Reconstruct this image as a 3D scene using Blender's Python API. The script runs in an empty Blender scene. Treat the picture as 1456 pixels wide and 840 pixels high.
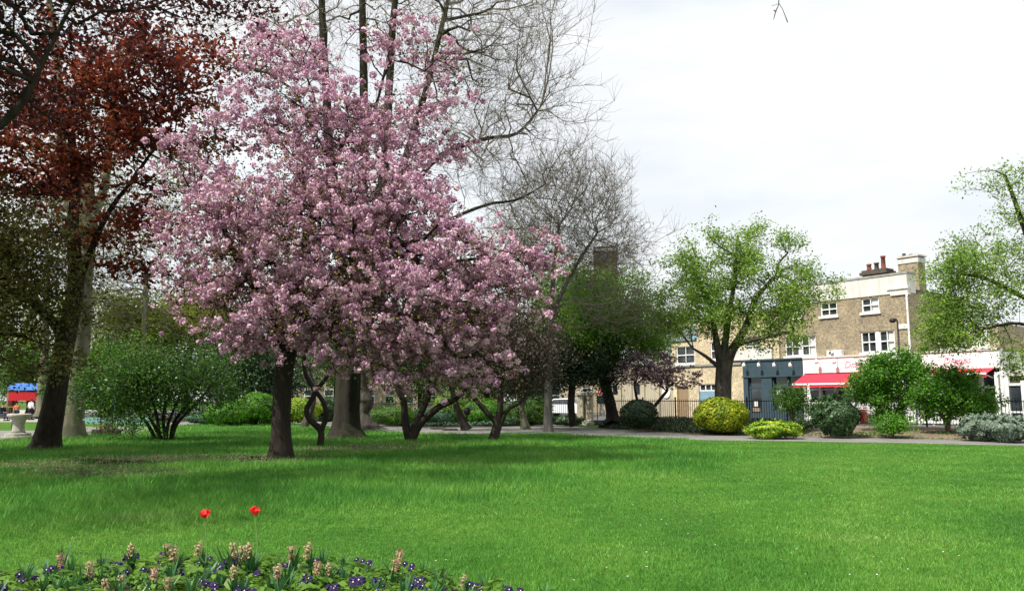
import bpy, bmesh, math, random
import numpy as np
from mathutils import Vector, Matrix
random.seed(7)
RNG = np.random.default_rng(11)
sc = bpy.context.scene
COL = sc.collection
R = math.radians

# ------------------------------------------------------------------ camera
FPX, W2, H2, PITCH, EYE = 1132.0, 728.0, 420.0, R(7.45), 1.65
cam = bpy.data.objects.new('camera', bpy.data.cameras.new('camera'))
cam.data.sensor_width = 36.0; cam.data.lens = 36.0*FPX/1456.0
cam.data.clip_start = 0.1; cam.data.clip_end = 3000
cam.location = (0, 0, EYE); cam.rotation_euler = (R(90)+PITCH, 0, 0)
COL.objects.link(cam); sc.camera = cam

# ------------------------------------------------------------------ sky and sun
SUN_AZ, SUN_EL = (-0.72, -0.52), R(54)       # towards the sun
world = bpy.data.worlds.new("World"); sc.world = world; world.use_nodes = True
nt = world.node_tree; nt.nodes.clear()
def wn(t, **k):
    n = nt.nodes.new(t)
    for a, b in k.items(): setattr(n, a, b)
    return n
out = wn('ShaderNodeOutputWorld'); bg = wn('ShaderNodeBackground')
sky = wn('ShaderNodeTexSky', sky_type='NISHITA', sun_disc=False, sun_elevation=SUN_EL,
         sun_rotation=math.atan2(SUN_AZ[0], SUN_AZ[1]))
sky.air_density = 1.0; sky.dust_density = 2.0
tc = wn('ShaderNodeTexCoord'); mp = wn('ShaderNodeMapping'); mp.inputs['Scale'].default_value = (1.2, 1.2, 4.0)
no = wn('ShaderNodeTexNoise'); no.inputs['Scale'].default_value = 2.3; no.inputs['Detail'].default_value = 7; no.inputs['Roughness'].default_value = .55
rp = wn('ShaderNodeValToRGB'); rp.color_ramp.elements[0].position = .38; rp.color_ramp.elements[0].color = (.85, .85, .85, 1)
rp.color_ramp.elements[1].position = .58; rp.color_ramp.elements[1].color = (.99, .99, .99, 1)
no2 = wn('ShaderNodeTexNoise'); no2.inputs['Scale'].default_value = 3.1; no2.inputs['Detail'].default_value = 5
rp2 = wn('ShaderNodeValToRGB'); rp2.color_ramp.elements[0].position = .3; rp2.color_ramp.elements[0].color = (7.7, 8.1, 8.4, 1)
rp2.color_ramp.elements[1].position = .65; rp2.color_ramp.elements[1].color = (8.8, 8.9, 9.0, 1)
mx = wn('ShaderNodeMixRGB')
L = nt.links.new
L(tc.outputs['Generated'], mp.inputs[0]); L(mp.outputs[0], no.inputs['Vector']); L(mp.outputs[0], no2.inputs['Vector'])
L(no.outputs['Fac'], rp.inputs[0]); L(no2.outputs['Fac'], rp2.inputs[0])
L(rp.outputs[0], mx.inputs[0]); L(sky.outputs[0], mx.inputs[1]); L(rp2.outputs[0], mx.inputs[2])
L(mx.outputs[0], bg.inputs['Color']); bg.inputs['Strength'].default_value = 0.1; L(bg.outputs[0], out.inputs[0])
sun = bpy.data.objects.new('sun', bpy.data.lights.new('sun', 'SUN'))
sun.data.energy = 5.0; sun.data.angle = R(0.6); sun.data.color = (1.0, .95, .87)
sd = Vector((SUN_AZ[0], SUN_AZ[1], 0)).normalized()*math.cos(SUN_EL) + Vector((0, 0, math.sin(SUN_EL)))
sun.rotation_euler = (-sd).to_track_quat('-Z', 'Y').to_euler(); COL.objects.link(sun)
vs = sc.view_settings; vs.view_transform = 'Standard'; vs.look = 'None'; vs.gamma = 1; vs.exposure = 0.32
vs.use_curve_mapping = False
sc.cycles.max_bounces = 6; sc.cycles.diffuse_bounces = 3; sc.cycles.glossy_bounces = 2
sc.cycles.transmission_bounces = 3; sc.cycles.transparent_max_bounces = 4
sc.cycles.caustics_reflective = False; sc.cycles.caustics_refractive = False

# ------------------------------------------------------------------ where things stand
def ray(px, py):
    x = (px-W2)/FPX; y = (H2-py)/FPX
    return Vector((x, math.cos(PITCH)-y*math.sin(PITCH), math.sin(PITCH)+y*math.cos(PITCH)))
CAM = Vector((0, 0, EYE))
def P(px, py, Y):
    d = ray(px, py); return CAM + d*(Y/d.y)
def G(px, py, z=0.0):
    d = ray(px, py); return CAM + d*((z-EYE)/d.z)

# ------------------------------------------------------------------ materials
def mat(name):
    m = bpy.data.materials.new(name); m.use_nodes = True; m.node_tree.nodes.clear(); return m
class NT:
    def __init__(s, m): s.t = m.node_tree
    def n(s, t, **k):
        o = s.t.nodes.new(t)
        for a, b in k.items(): setattr(o, a, b)
        return o
    def l(s, a, b): s.t.links.new(a, b)
def out_bsdf(T, rough=.6, spec=.3, metal=0):
    o = T.n('ShaderNodeOutputMaterial'); b = T.n('ShaderNodeBsdfPrincipled')
    b.inputs['Roughness'].default_value = rough; b.inputs['Specular IOR Level'].default_value = spec
    b.inputs['Metallic'].default_value = metal; T.l(b.outputs[0], o.inputs[0]); return o, b
def ramp(T, fac, stops):
    r = T.n('ShaderNodeValToRGB'); e = r.color_ramp.elements
    while len(e) < len(stops): e.new(.5)
    for k, (p, c) in enumerate(stops): e[k].position = p; e[k].color = (*c, 1)
    T.l(fac, r.inputs[0]); return r.outputs[0]
def noise(T, scale, detail=5, vec=None, rough=.6):
    n = T.n('ShaderNodeTexNoise'); n.inputs['Scale'].default_value = scale; n.inputs['Detail'].default_value = detail
    n.inputs['Roughness'].default_value = rough
    if vec is not None: T.l(vec, n.inputs['Vector'])
    return n.outputs['Fac']
def objco(T, scale=(1, 1, 1)):
    c = T.n('ShaderNodeTexCoord'); m = T.n('ShaderNodeMapping'); m.inputs['Scale'].default_value = scale
    T.l(c.outputs['Object'], m.inputs[0]); return m.outputs[0]
def bump(T, b, h, strength, dist=.05):
    u = T.n('ShaderNodeBump'); u.inputs['Strength'].default_value = strength; u.inputs['Distance'].default_value = dist
    T.l(h, u.inputs['Height']); T.l(u.outputs[0], b.inputs['Normal'])
def mixc(T, a, b, fac, mode='MIX'):
    m = T.n('ShaderNodeMixRGB', blend_type=mode)
    for s, v in ((m.inputs[0], fac), (m.inputs[1], a), (m.inputs[2], b)):
        if isinstance(v, (int, float)): s.default_value = v
        elif isinstance(v, tuple): s.default_value = (*v, 1)
        else: T.l(v, s)
    return m.outputs[0]
def plain(name, c, rough=.6, var=.12, scale=6, metal=0, spec=.3, bmp=0):
    m = mat(name); T = NT(m); o, b = out_bsdf(T, rough, spec, metal); v = objco(T)
    f = noise(T, scale, 5, v)
    lo = tuple(x*(1-var) for x in c); hi = tuple(min(1, x*(1+var)) for x in c)
    T.l(ramp(T, f, [(.3, lo), (.7, hi)]), b.inputs['Base Color'])
    if bmp: bump(T, b, f, bmp, .02)
    return m
def leafmat(name, cols, transl=.35, nscale=.8, rough=.5, tcol=None, spec=.25, isl=.55):
    m = mat(name); T = NT(m); o = T.n('ShaderNodeOutputMaterial')
    b = T.n('ShaderNodeBsdfPrincipled'); b.inputs['Roughness'].default_value = rough; b.inputs['Specular IOR Level'].default_value = spec
    g = T.n('ShaderNodeNewGeometry'); f = noise(T, nscale, 3, objco(T))
    ad = T.n('ShaderNodeMath', operation='MULTIPLY_ADD'); T.l(g.outputs['Random Per Island'], ad.inputs[0]); ad.inputs[1].default_value = isl
    sb = T.n('ShaderNodeMath', operation='MULTIPLY_ADD'); T.l(f, sb.inputs[0]); sb.inputs[1].default_value = 1.3+(.55-isl)*1.6; sb.inputs[2].default_value = -.42-(.55-isl)*.3
    T.l(sb.outputs[0], ad.inputs[2])
    n = len(cols); c = ramp(T, ad.outputs[0], [(.08+.84*k/(n-1), cols[k]) for k in range(n)])
    T.l(c, b.inputs['Base Color'])
    tr = T.n('ShaderNodeBsdfTranslucent'); T.l(mixc(T, c, tcol or (1, 1, .5), .8, 'MULTIPLY') if tcol else c, tr.inputs[0])
    mx = T.n('ShaderNodeMixShader'); mx.inputs[0].default_value = transl
    T.l(b.outputs[0], mx.inputs[1]); T.l(tr.outputs[0], mx.inputs[2]); T.l(mx.outputs[0], o.inputs[0]); return m
def barkmat(name, c1, c2, c3=None, scale=6):
    m = mat(name); T = NT(m); o, b = out_bsdf(T, .85, .15)
    f = noise(T, scale, 7, objco(T, (1, 1, .22)), .7); f2 = noise(T, 1.1, 3, objco(T))
    c = ramp(T, f, [(.32, c1), (.68, c2)])
    if c3: c = mixc(T, c, c3, ramp(T, f2, [(.45, (0, 0, 0)), (.62, (.8, .8, .8))]))
    T.l(c, b.inputs['Base Color']); bump(T, b, f, .7, .05); return m
def brickmat(name, cols, mortar, sx=.225, sy=.075):
    m = mat(name); T = NT(m); o, b = out_bsdf(T, .85, .2)
    c = T.n('ShaderNodeTexCoord'); s = T.n('ShaderNodeSeparateXYZ'); T.l(c.outputs['Object'], s.inputs[0])
    ad = T.n('ShaderNodeMath', operation='ADD'); T.l(s.outputs[0], ad.inputs[0]); T.l(s.outputs[1], ad.inputs[1])
    cb = T.n('ShaderNodeCombineXYZ'); T.l(ad.outputs[0], cb.inputs[0]); T.l(s.outputs[2], cb.inputs[1])
    br = T.n('ShaderNodeTexBrick'); T.l(cb.outputs[0], br.inputs['Vector'])
    br.inputs['Scale'].default_value = 1; br.inputs['Brick Width'].default_value = sx; br.inputs['Row Height'].default_value = sy
    br.inputs['Mortar Size'].default_value = .008; br.inputs['Color1'].default_value = (*cols[0], 1); br.inputs['Color2'].default_value = (*cols[1], 1)
    br.inputs['Mortar'].default_value = (*mortar, 1)
    v = noise(T, .9, 6, c.outputs['Object'], .65); v2 = noise(T, 7, 4, c.outputs['Object'], .7)
    cc = mixc(T, br.outputs[0], ramp(T, v, [(.3, (.66, .66, .68)), (.7, (1.22, 1.18, 1.1))]), 1, 'MULTIPLY')
    cc = mixc(T, cc, ramp(T, v2, [(.35, (.62, .6, .6)), (.65, (1.25, 1.25, 1.25))]), 1, 'MULTIPLY')
    T.l(cc, b.inputs['Base Color']); bump(T, b, br.outputs['Fac'], -.3, .02); return m
def glassmat(name, c=(.02, .025, .03)):
    m = mat(name); T = NT(m); o, b = out_bsdf(T, .06, .6); v = noise(T, 1.2, 4, objco(T))
    T.l(ramp(T, v, [(.4, c), (.75, tuple(x*3+.01 for x in c))]), b.inputs['Base Color']); return m

M = {}
M['white'] = plain('white_paint', (.8, .8, .78), .5, .06)
M['render'] = plain('white_render', (.66, .65, .61), .8, .14, 1.5)
M['cream'] = plain('cream_stone', (.42, .37, .28), .85, .2, 2.5)
M['coping'] = plain('coping_stone', (.3, .3, .28), .85, .2, 3)
M['lead'] = plain('lead_roof', (.06, .065, .07), .6, .2, 3)
def stained(name, c, rough=.8):
    m = mat(name); T = NT(m); o, b = out_bsdf(T, rough, .2); f = noise(T, 2.2, 6, objco(T, (1.6, 1.6, .22)), .65); g = noise(T, .6, 4, objco(T))
    k = mixc(T, c, ramp(T, f, [(.3, (.66, .64, .6)), (.52, (1, 1, 1))]), .7, 'MULTIPLY'); T.l(mixc(T, k, ramp(T, g, [(.35, (.85, .85, .84)), (.6, (1, 1, 1))]), 1, 'MULTIPLY'), b.inputs['Base Color']); return m
M['render'] = stained('stained_white_render', (.7, .69, .65)); M['cream'] = stained('stained_cream_stone', (.46, .41, .31))
M['brown_brick'] = brickmat('brown_stock_brick', ((.38, .315, .21), (.25, .21, .145)), (.42, .38, .3))
M['pale_brick'] = brickmat('pale_stock_brick', ((.68, .58, .38), (.54, .45, .29)), (.6, .55, .45))
M['dark_brick'] = brickmat('dark_brown_brick', ((.1, .07, .05), (.075, .055, .04)), (.12, .1, .08))
M['glass'] = glassmat('window_glass')
M['slate'] = plain('slate_blue_paint', (.045, .075, .095), .45, .15, 3)
M['red'] = plain('red_canvas', (.72, .03, .06), .75, .08, 3)
M['redpaint'] = plain('red_paint', (.55, .02, .03), .4, .1)
M['blue'] = plain('blue_plastic', (.04, .14, .45), .4, .35, 2)
M['iron'] = plain('black_iron', (.012, .012, .014), .5, .3)
M['steel'] = plain('galvanised_steel', (.35, .37, .38), .4, .12, 5, .6)
M['pot'] = plain('terracotta', (.26, .085, .06), .8, .35, 9)
M['soot'] = plain('sooty_brick', (.09, .07, .06), .9, .35, 5)
M['teal'] = plain('teal_paint', (.18, .33, .33), .5, .12)
M['green'] = plain('dark_green_paint', (.01, .09, .07), .5, .12)
M['ltblue'] = plain('pale_blue_paint', (.2, .33, .42), .5, .12)
M['darkstone'] = plain('dark_stone', (.06, .055, .045), .9, .3, 7, bmp=.4)
M['stone'] = plain('weathered_stone', (.38, .36, .31), .9, .3, 7, bmp=.4)
M['timber'] = plain('timber', (.28, .2, .12), .8, .25, 8)
M['curtain'] = plain('net_curtain', (.6, .6, .58), .9, .1, 9)
M['rubber'] = plain('black_rubber', (.015, .015, .015), .8, .2)
M['pink'] = plain('pink_letter_paint', (.82, .45, .56), .5, .05)
M['greyletter'] = plain('grey_letter_paint', (.5, .5, .5), .5, .05)
M['skin'] = plain('skin', (.5, .3, .22), .6, .08)
M['shirt'] = plain('white_cloth', (.72, .73, .75), .9, .08)
M['trouser'] = plain('dark_cloth', (.02, .02, .03), .9, .2)
M['navy'] = plain('navy_cloth', (.03, .05, .1), .9, .2)
M['hair'] = plain('dark_hair', (.03, .02, .015), .7, .2)
M['paint_car'] = plain('white_car_paint', (.78, .8, .82), .25, .03, 2, 0, .5)
M['redlight'] = plain('red_lens', (.45, .01, .03), .25, .1)
M['orange'] = plain('orange_cloth', (.6, .2, .06), .8, .15)

M['bark_dark'] = barkmat('dark_bark', (.014, .012, .01), (.048, .038, .03))
M['bark_cherry'] = barkmat('cherry_bark', (.014, .011, .01), (.048, .036, .03), (.028, .026, .018))
M['twig_pale'] = barkmat('pale_brown_twig', (.13, .11, .09), (.3, .26, .21))
M['bark_grey2'] = barkmat('grey_bark', (.06, .06, .052), (.15, .145, .125))
M['bark_plane'] = barkmat('mossy_plane_bark', (.012, .01, .008), (.05, .044, .034), (.035, .04, .02), 4)
M['bark_pale'] = barkmat('pale_plane_bark', (.085, .08, .06), (.25, .23, .165), (.1, .105, .065), 3)
M['bark_brown'] = barkmat('brown_twig_bark', (.06, .048, .038), (.17, .135, .105))
M['bark_grey'] = barkmat('grey_gnarled_bark', (.025, .022, .02), (.11, .095, .08))
M['blossom'] = leafmat('cherry_blossom', [(.25, .11, .21), (.5, .27, .4), (.77, .5, .62), (.93, .78, .84)], .2, 3.2, .7, spec=.1, isl=.3)
M['mauve'] = leafmat('mauve_blossom', [(.28, .18, .24), (.42, .28, .35), (.55, .4, .46)], .3, 1.2, .7, spec=.1)
M['bronze'] = leafmat('bronze_young_leaf', [(.15, .13, .03), (.3, .26, .06), (.26, .17, .06)], .4, 1.2)
M['innerleaf'] = leafmat('shaded_bronze_leaf', [(.05, .035, .025), (.09, .06, .045), (.13, .09, .05)], .2, 1.2)  # bronze leaf darkened to paint shade inside the cherry crown
M['red_leaf'] = leafmat('copper_maple_leaf', [(.04, .012, .015), (.095, .02, .018), (.24, .045, .02), (.33, .09, .03)], .45, .35, .5)
M['purple_leaf'] = leafmat('purple_maple_leaf', [(.035, .01, .012), (.07, .015, .016), (.1, .025, .02)], .35, .5)
M['olive_leaf'] = leafmat('olive_maple_leaf', [(.08, .08, .02), (.14, .14, .035), (.2, .17, .05)], .4, .5)
M['lime_leaf'] = leafmat('fresh_green_leaf', [(.09, .18, .025), (.2, .35, .045), (.38, .52, .09)], .45, .6)
M['mid_leaf'] = leafmat('mid_green_leaf', [(.035, .1, .016), (.08, .18, .025), (.13, .24, .035)], .35, .8, spec=.12)
M['bright_leaf'] = leafmat('bright_green_leaf', [(.05, .17, .012), (.1, .29, .02), (.17, .38, .03)], .4, 1.2)
M['dark_leaf'] = leafmat('dark_evergreen_leaf', [(.008, .022, .008), (.018, .045, .014), (.035, .07, .02)], .15, 1.2, .4, spec=.4)
M['deep_leaf'] = leafmat('deep_green_leaf', [(.02, .055, .018), (.045, .1, .03), (.08, .15, .05)], .2, 1.2, .4, spec=.4)
M['gold_leaf'] = leafmat('golden_privet_leaf', [(.07, .13, .008), (.25, .34, .015), (.5, .52, .03)], .3, 2.0)
M['yellow_leaf'] = leafmat('yellow_leaf', [(.07, .2, .02), (.22, .4, .03), (.6, .58, .03)], .3, 2.6)
M['grey_leaf'] = leafmat('silver_grey_leaf', [(.08, .13, .09), (.16, .22, .155), (.26, .32, .25)], .15, 2.5, .7)
M['olivegreen'] = leafmat('pale_spring_leaf', [(.16, .2, .035), (.28, .34, .055), (.4, .44, .09)], .45, .4)
M['brownleaf'] = leafmat('brown_twiggy_foliage', [(.045, .035, .028), (.09, .068, .052), (.15, .12, .085)], .2, 1.0)
M['ivy'] = leafmat('ivy_leaf', [(.015, .04, .012), (.035, .07, .02), (.08, .12, .04)], .15, 1.5, .35, spec=.4)
M['bluegreen'] = leafmat('bluish_leaf', [(.05, .12, .07), (.09, .19, .11), (.14, .26, .16)], .25, 1.5)

# ------------------------------------------------------------------ mesh helpers
def tag(o, label=None, cat=None, group=None, kind=None):
    if label: o['label'] = label
    if cat: o['category'] = cat
    if group: o['group'] = group
    if kind: o['kind'] = kind
    return o
def empty(name, loc=(0, 0, 0), rz=0, **k):
    o = bpy.data.objects.new(name, None); o.location = loc; o.rotation_euler = (0, 0, rz)
    o.empty_display_size = .3; COL.objects.link(o); return tag(o, **k)
def link(name, me, m=None, parent=None, smooth=False):
    if m is not None:
        for x in (m if isinstance(m, list) else [m]): me.materials.append(x)
    if smooth: me.polygons.foreach_set('use_smooth', [True]*len(me.polygons))
    o = bpy.data.objects.new(name, me); COL.objects.link(o)
    if parent is not None: o.parent = parent
    return o
def npmesh(name, v, f):
    """v (N,3); f (M,k) all faces with k corners"""
    me = bpy.data.meshes.new(name); v = np.asarray(v, dtype=np.float32); f = np.asarray(f, dtype=np.int32)
    k = f.shape[1]; me.vertices.add(len(v)); me.vertices.foreach_set('co', v.ravel())
    me.loops.add(f.size); me.loops.foreach_set('vertex_index', f.ravel())
    me.polygons.add(len(f)); me.polygons.foreach_set('loop_start', np.arange(0, f.size, k, dtype=np.int32))
    me.update(calc_edges=True); me.validate(); return me
class MB:
    def __init__(s): s.v = []; s.f = []
    def add(s, vs, fs):
        o = len(s.v); s.v += [tuple(x) for x in vs]; s.f += [tuple(i+o for i in q) for q in fs]; return s
    def box(s, x0, x1, y0, y1, z0, z1):
        return s.add([(x0, y0, z0), (x1, y0, z0), (x1, y1, z0), (x0, y1, z0), (x0, y0, z1), (x1, y0, z1), (x1, y1, z1), (x0, y1, z1)],
              [(0, 3, 2, 1), (4, 5, 6, 7), (0, 1, 5, 4), (1, 2, 6, 5), (2, 3, 7, 6), (3, 0, 4, 7)])
    def tube(s, pts, rad, n=8, cap=True):
        pts = [Vector(p) for p in pts]; m = len(pts)
        if not isinstance(rad, (list, tuple)): rad = [rad]*m
        t0 = (pts[1]-pts[0]).normalized(); u = t0.orthogonal().normalized(); vs = []
        for i, p in enumerate(pts):
            t = ((pts[min(i+1, m-1)]-pts[max(i-1, 0)])).normalized()
            u = (u - t*u.dot(t)).normalized(); w = t.cross(u)
            for k in range(n):
                a = 2*math.pi*k/n; vs.append(p + (u*math.cos(a)+w*math.sin(a))*rad[i])
        fs = [(i*n+k, i*n+(k+1) % n, (i+1)*n+(k+1) % n, (i+1)*n+k) for i in range(m-1) for k in range(n)]
        if cap: fs += [tuple(range(n-1, -1, -1)), tuple((m-1)*n+k for k in range(n))]
        return s.add(vs, fs)
    def lathe(s, prof, cx=0, cy=0, n=20):
        vs = [(cx+r*math.cos(2*math.pi*k/n), cy+r*math.sin(2*math.pi*k/n), z) for r, z in prof for k in range(n)]
        m = len(prof); fs = [(i*n+k, i*n+(k+1) % n, (i+1)*n+(k+1) % n, (i+1)*n+k) for i in range(m-1) for k in range(n)]
        fs += [tuple(range(n-1, -1, -1)), tuple((m-1)*n+k for k in range(n))]
        return s.add(vs, fs)
    def build(s, name, m=None, parent=None, smooth=False, bevel=0):
        me = bpy.data.meshes.new(name); me.from_pydata(s.v, [], s.f)
        if bevel:
            bm = bmesh.new(); bm.from_mesh(me)
            bmesh.ops.bevel(bm, geom=bm.edges[:], offset=bevel, segments=1, affect='EDGES', clamp_overlap=True)
            bm.to_mesh(me); bm.free()
        me.update(); return link(name, me, m, parent, smooth)
def unit(a): return a/np.maximum(np.linalg.norm(a, axis=-1, keepdims=True), 1e-9)
def cards(pts, size, nrm=None, up=.5, aspect=.6, fold=.12, rng=RNG):
    """one small folded leaf (4 corners) at every point"""
    n = len(pts); pts = np.asarray(pts)
    d = rng.normal(size=(n, 3))
    if nrm is None: nn = unit(unit(d)*(1-up)+np.array([0, 0, up]))
    else: nn = unit(nrm + .3*d)
    t = unit(np.cross(nn, rng.normal(size=(n, 3)))); b = np.cross(nn, t)
    Ls = (size*rng.uniform(.65, 1.3, n))[:, None]
    a = pts - t*Ls*.5; c = pts + t*Ls*.5
    l = pts + b*Ls*aspect*.5 + nn*Ls*fold; r = pts - b*Ls*aspect*.5 + nn*Ls*fold
    v = np.stack([a, l, c, r], 1).reshape(-1, 3); f = np.arange(4*n).reshape(-1, 4); return v, f
def leafobj(name, pts, size, m, parent, **k):
    v, f = cards(pts, size, **k); return link(name, npmesh(name, v, f), m, parent)

# ------------------------------------------------------------------ trees
def crown_points(blobs, n, clump=.55, per=9, shell=.35, rng=RNG):
    """blobs: (centre Vector, radii (x,y,z), weight)"""
    w = np.array([b[1][0]*b[1][1]*b[1][2]*b[2] for b in blobs]); w = w**.8; w /= w.sum(); nc = max(1, n//per)
    idx = rng.choice(len(blobs), nc, p=w); out = []
    for i in idx:
        c, r, _ = blobs[i]; d = unit(rng.normal(size=3)); rr = rng.uniform(shell**3, 1)**(1/3)
        ctr = np.array(c) + d*rr*np.array(r)
        out.append(ctr + rng.normal(size=(per, 3))*clump*np.array([1, 1, .7]))
    return np.concatenate(out)
def grow(stems, att, bf=.35, seg=.5, r_tip=.012, exp=2.4, wob=.07, drop=0.0, rng=RNG):
    """stems: list of (polyline [Vector], [radius], attach_from_fraction). Joins every point to the growing tree."""
    pos = []; par = []; plen = []; ok = []; fixr = []
    for pts, rad, frac in stems:
        start = len(pos); tot = sum((pts[i+1]-pts[i]).length for i in range(len(pts)-1)); acc = 0; prev = -1
        for i in range(len(pts)-1):
            d = (pts[i+1]-pts[i]).length; k = max(1, int(d/.35))
            for j in range(k + (1 if i == len(pts)-2 else 0)):
                t = j/k; p = pts[i].lerp(pts[i+1], t)
                pos.append(np.array(p)); par.append(prev); prev = len(pos)-1; plen.append(0.0)
                fr = (acc+d*t)/tot; ok.append(fr >= frac); fixr.append(rad[i]*(1-t)+rad[i+1]*t)
        # smoothing of each stem
            acc += d
    nst = len(pos); cap = nst + len(att)*14
    A = np.zeros((cap, 3)); A[:nst] = pos; PL = np.zeros(cap); OK = np.zeros(cap, bool); OK[:nst] = ok
    par = par + [0]*(cap-nst); n = nst
    tops = [np.array(s[0][-1]) for s in stems]; root = np.mean(tops, axis=0)
    order = np.argsort(np.linalg.norm(att-root, axis=1)); kids = {}
    for ai in order:
        p = att[ai]; dd = np.linalg.norm(A[:n]-p, axis=1)
        cost = dd + bf*PL[:n] + np.where(OK[:n], 0, 1e6) + np.maximum(0, A[:n, 2]-p[2])*.35
        j = int(np.argmin(cost)); d = dd[j]; k = max(1, min(13, int(d/seg)))
        p0 = A[j].copy(); gp = A[par[j]] if par[j] >= 0 else p0 - np.array([0, 0, 1.]); dirp = unit(p0-gp)
        mid = p0 + dirp*d*.33 + (p-p0)*.2; last = j
        for s in range(1, k+1):
            t = s/k; q = (1-t)**2*p0 + 2*t*(1-t)*mid + t*t*p
            if s < k: q = q + rng.normal(size=3)*wob*min(1, d/2)
            q[2] -= drop*d*t*t
            A[n] = q; par[n] = last; PL[n] = PL[last]+d/k; OK[n] = True; last = n; n += 1
    A = A[:n]; par = par[:n]; rad = np.zeros(n); s = np.zeros(n); nch = np.zeros(n, int)
    for i in range(n-1, nst-1, -1):
        if nch[i] == 0: s[i] = r_tip**exp
        s[par[i]] += s[i]; nch[par[i]] += 1
    for i in range(nst-1, -1, -1):
        if nch[i] == 0: s[i] = max(s[i], r_tip**exp)
        if par[i] >= 0: s[par[i]] += s[i]; nch[par[i]] += 1
    rad = s**(1/exp)
    # scale limbs so the join to the stem is in proportion
    rs = max(rad[:nst]); target = max(x for st in stems for x in st[1][-1:])*.95
    nz = rad > r_tip*1.001; g = math.log(max(target/r_tip, 1.5))/math.log(max(rs/r_tip, 1.6)); g = min(g, 1.35)
    rad = np.where(nz, r_tip*(rad/r_tip)**g, rad)
    for i in range(nst): rad[i] = fixr[i]
    for i in range(nst, n): rad[i] = max(min(rad[i], rad[par[i]]*.97), r_tip*.8)
    return A, par, rad, nst, nch
def chains(A, par, rad):
    n = len(A); ch = [[] for _ in range(n)]; roots = []
    for i in range(n):
        if par[i] < 0: roots.append(i)
        else: ch[par[i]].append(i)
    st = [(None, r) for r in roots]; res = []
    while st:
        p, i = st.pop(); c = [] if p is None else [p]; first = p; c.append(i); cur = i
        while ch[cur]:
            k = sorted(ch[cur], key=lambda a: -rad[a])
            for o in k[1:]: st.append((cur, o))
            cur = k[0]; c.append(cur)
        res.append((c, first))
    return res
def wood(name, A, par, rad, m, parent, flare=1.5, base_z=None, knobs=0, m2=None):
    mb_v = []; mb_f = []; off = 0; mi = []
    for c, first in chains(A, par, rad):
        if len(c) < 2: continue
        pts = A[c]; r = rad[c].copy()
        if first is not None: r[0] = min(r[0], r[1]*1.15)
        rm = r.max(); n = 14 if rm > .2 else 8 if rm > .07 else 5 if rm > .03 else 3
        m_ = len(pts)
        t = np.zeros_like(pts); t[1:-1] = pts[2:]-pts[:-2]; t[0] = pts[1]-pts[0]; t[-1] = pts[-1]-pts[-2]; t = unit(t)
        ref = np.array([1., 0, 0]) if abs(t[0][0]) < .8 else np.array([0, 1., 0])
        u = ref - t[0]*ref.dot(t[0]); u /= np.linalg.norm(u)
        a = np.arange(n)*2*math.pi/n; ca, sa = np.cos(a)[:, None], np.sin(a)[:, None]; ph = random.uniform(0, 6)
        for i in range(m_):
            u = u - t[i]*u.dot(t[i]); u /= max(1e-9, np.linalg.norm(u)); w = np.cross(t[i], u); rr = r[i]
            mod = 1.0
            if rm > .2:
                mod = 1 + .07*np.sin(3*a+ph+pts[i][2]*1.3) + .05*np.sin(5*a-ph)
                if first is None:
                    h = pts[i][2]-pts[0][2]
                    if h < 1.0: mod = mod*(1 + (flare-1)*(1-h)**3*(1+.3*np.sin(4*a+ph)))
                if knobs: mod = mod*(1+knobs*np.sin(a+ph+i*1.7)*np.sin(i*1.1+ph))
                mod = mod[:, None]
            mb_v.append(pts[i] + (ca*u + sa*w)*rr*mod)
        idx = off + np.arange(m_*n).reshape(m_, n)
        q = np.stack([idx[:-1], np.roll(idx[:-1], -1, 1), np.roll(idx[1:], -1, 1), idx[1:]], -1).reshape(-1, 4)
        mb_f.append(q); off += m_*n; mi.append(np.full(len(q), 1 if rm < .06 else 0, dtype=np.int32))
    me = npmesh(name, np.concatenate(mb_v), np.concatenate(mb_f))
    if m2:
        mi = np.concatenate(mi)
        if len(mi) == len(me.polygons): me.polygons.foreach_set('material_index', mi)
        m = [m, m2]
    return link(name, me, m, parent, True)
def twigs(A, par, rad, nst, per, length, r=.006, up=.3, rng=RNG, thr=.03):
    """thin twig polylines as extra nodes on the fine wood"""
    n0 = len(A); cand = np.where(rad[nst:] < thr)[0]+nst
    base = np.repeat(cand, per); k = len(base); A2 = [A]; par2 = list(par); r2 = [rad]
    pr = np.array([par[b] if par[b] >= 0 else b for b in base]); d0 = unit(A[base]-A[pr])
    d = unit(d0*.8 + unit(rng.normal(size=(k, 3)))*.9 + np.array([0, 0, up])); p = A[base]; prev = base
    Lg = (length*rng.uniform(.4, 1.2, k))[:, None]
    for s in range(3):
        d = unit(d + unit(rng.normal(size=(k, 3)))*.3 + np.array([0, 0, up*.3])); p = p + d*Lg/3
        ids = sum(len(a) for a in A2) + np.arange(k); A2.append(p); par2 += [int(x) for x in prev]; r2.append(np.full(k, r*(1-.2*s))); prev = ids
    return np.concatenate(A2), par2, np.concatenate(r2)
def blob(px, py, Y, rx, ry, rz, w=1.0):
    k = Y/FPX; return (P(px, py, Y), (rx*k, rz, ry*k), w)
def stem(base, pts, Y, rads, frac=.6):
    """base: ground point; pts: (px,py[,dY]) above it"""
    line = [base] + [P(p[0], p[1], Y+(p[2] if len(p) > 2 else 0)) for p in pts]
    # smooth the line
    fine = []; n = len(line)
    for i in range(n-1):
        p0, p1, p2, p3 = line[max(i-1, 0)], line[i], line[i+1], line[min(i+2, n-1)]
        for s in range(4):
            t = s/4; fine.append(.5*((2*p1)+(p2-p0)*t+(2*p0-5*p1+4*p2-p3)*t*t+(3*p1-p0-3*p2+p3)*t**3))
    fine.append(line[-1]); rr = np.interp(np.linspace(0, 1, len(fine)), np.linspace(0, 1, len(rads)), rads)
    return (fine, list(rr), frac)
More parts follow.
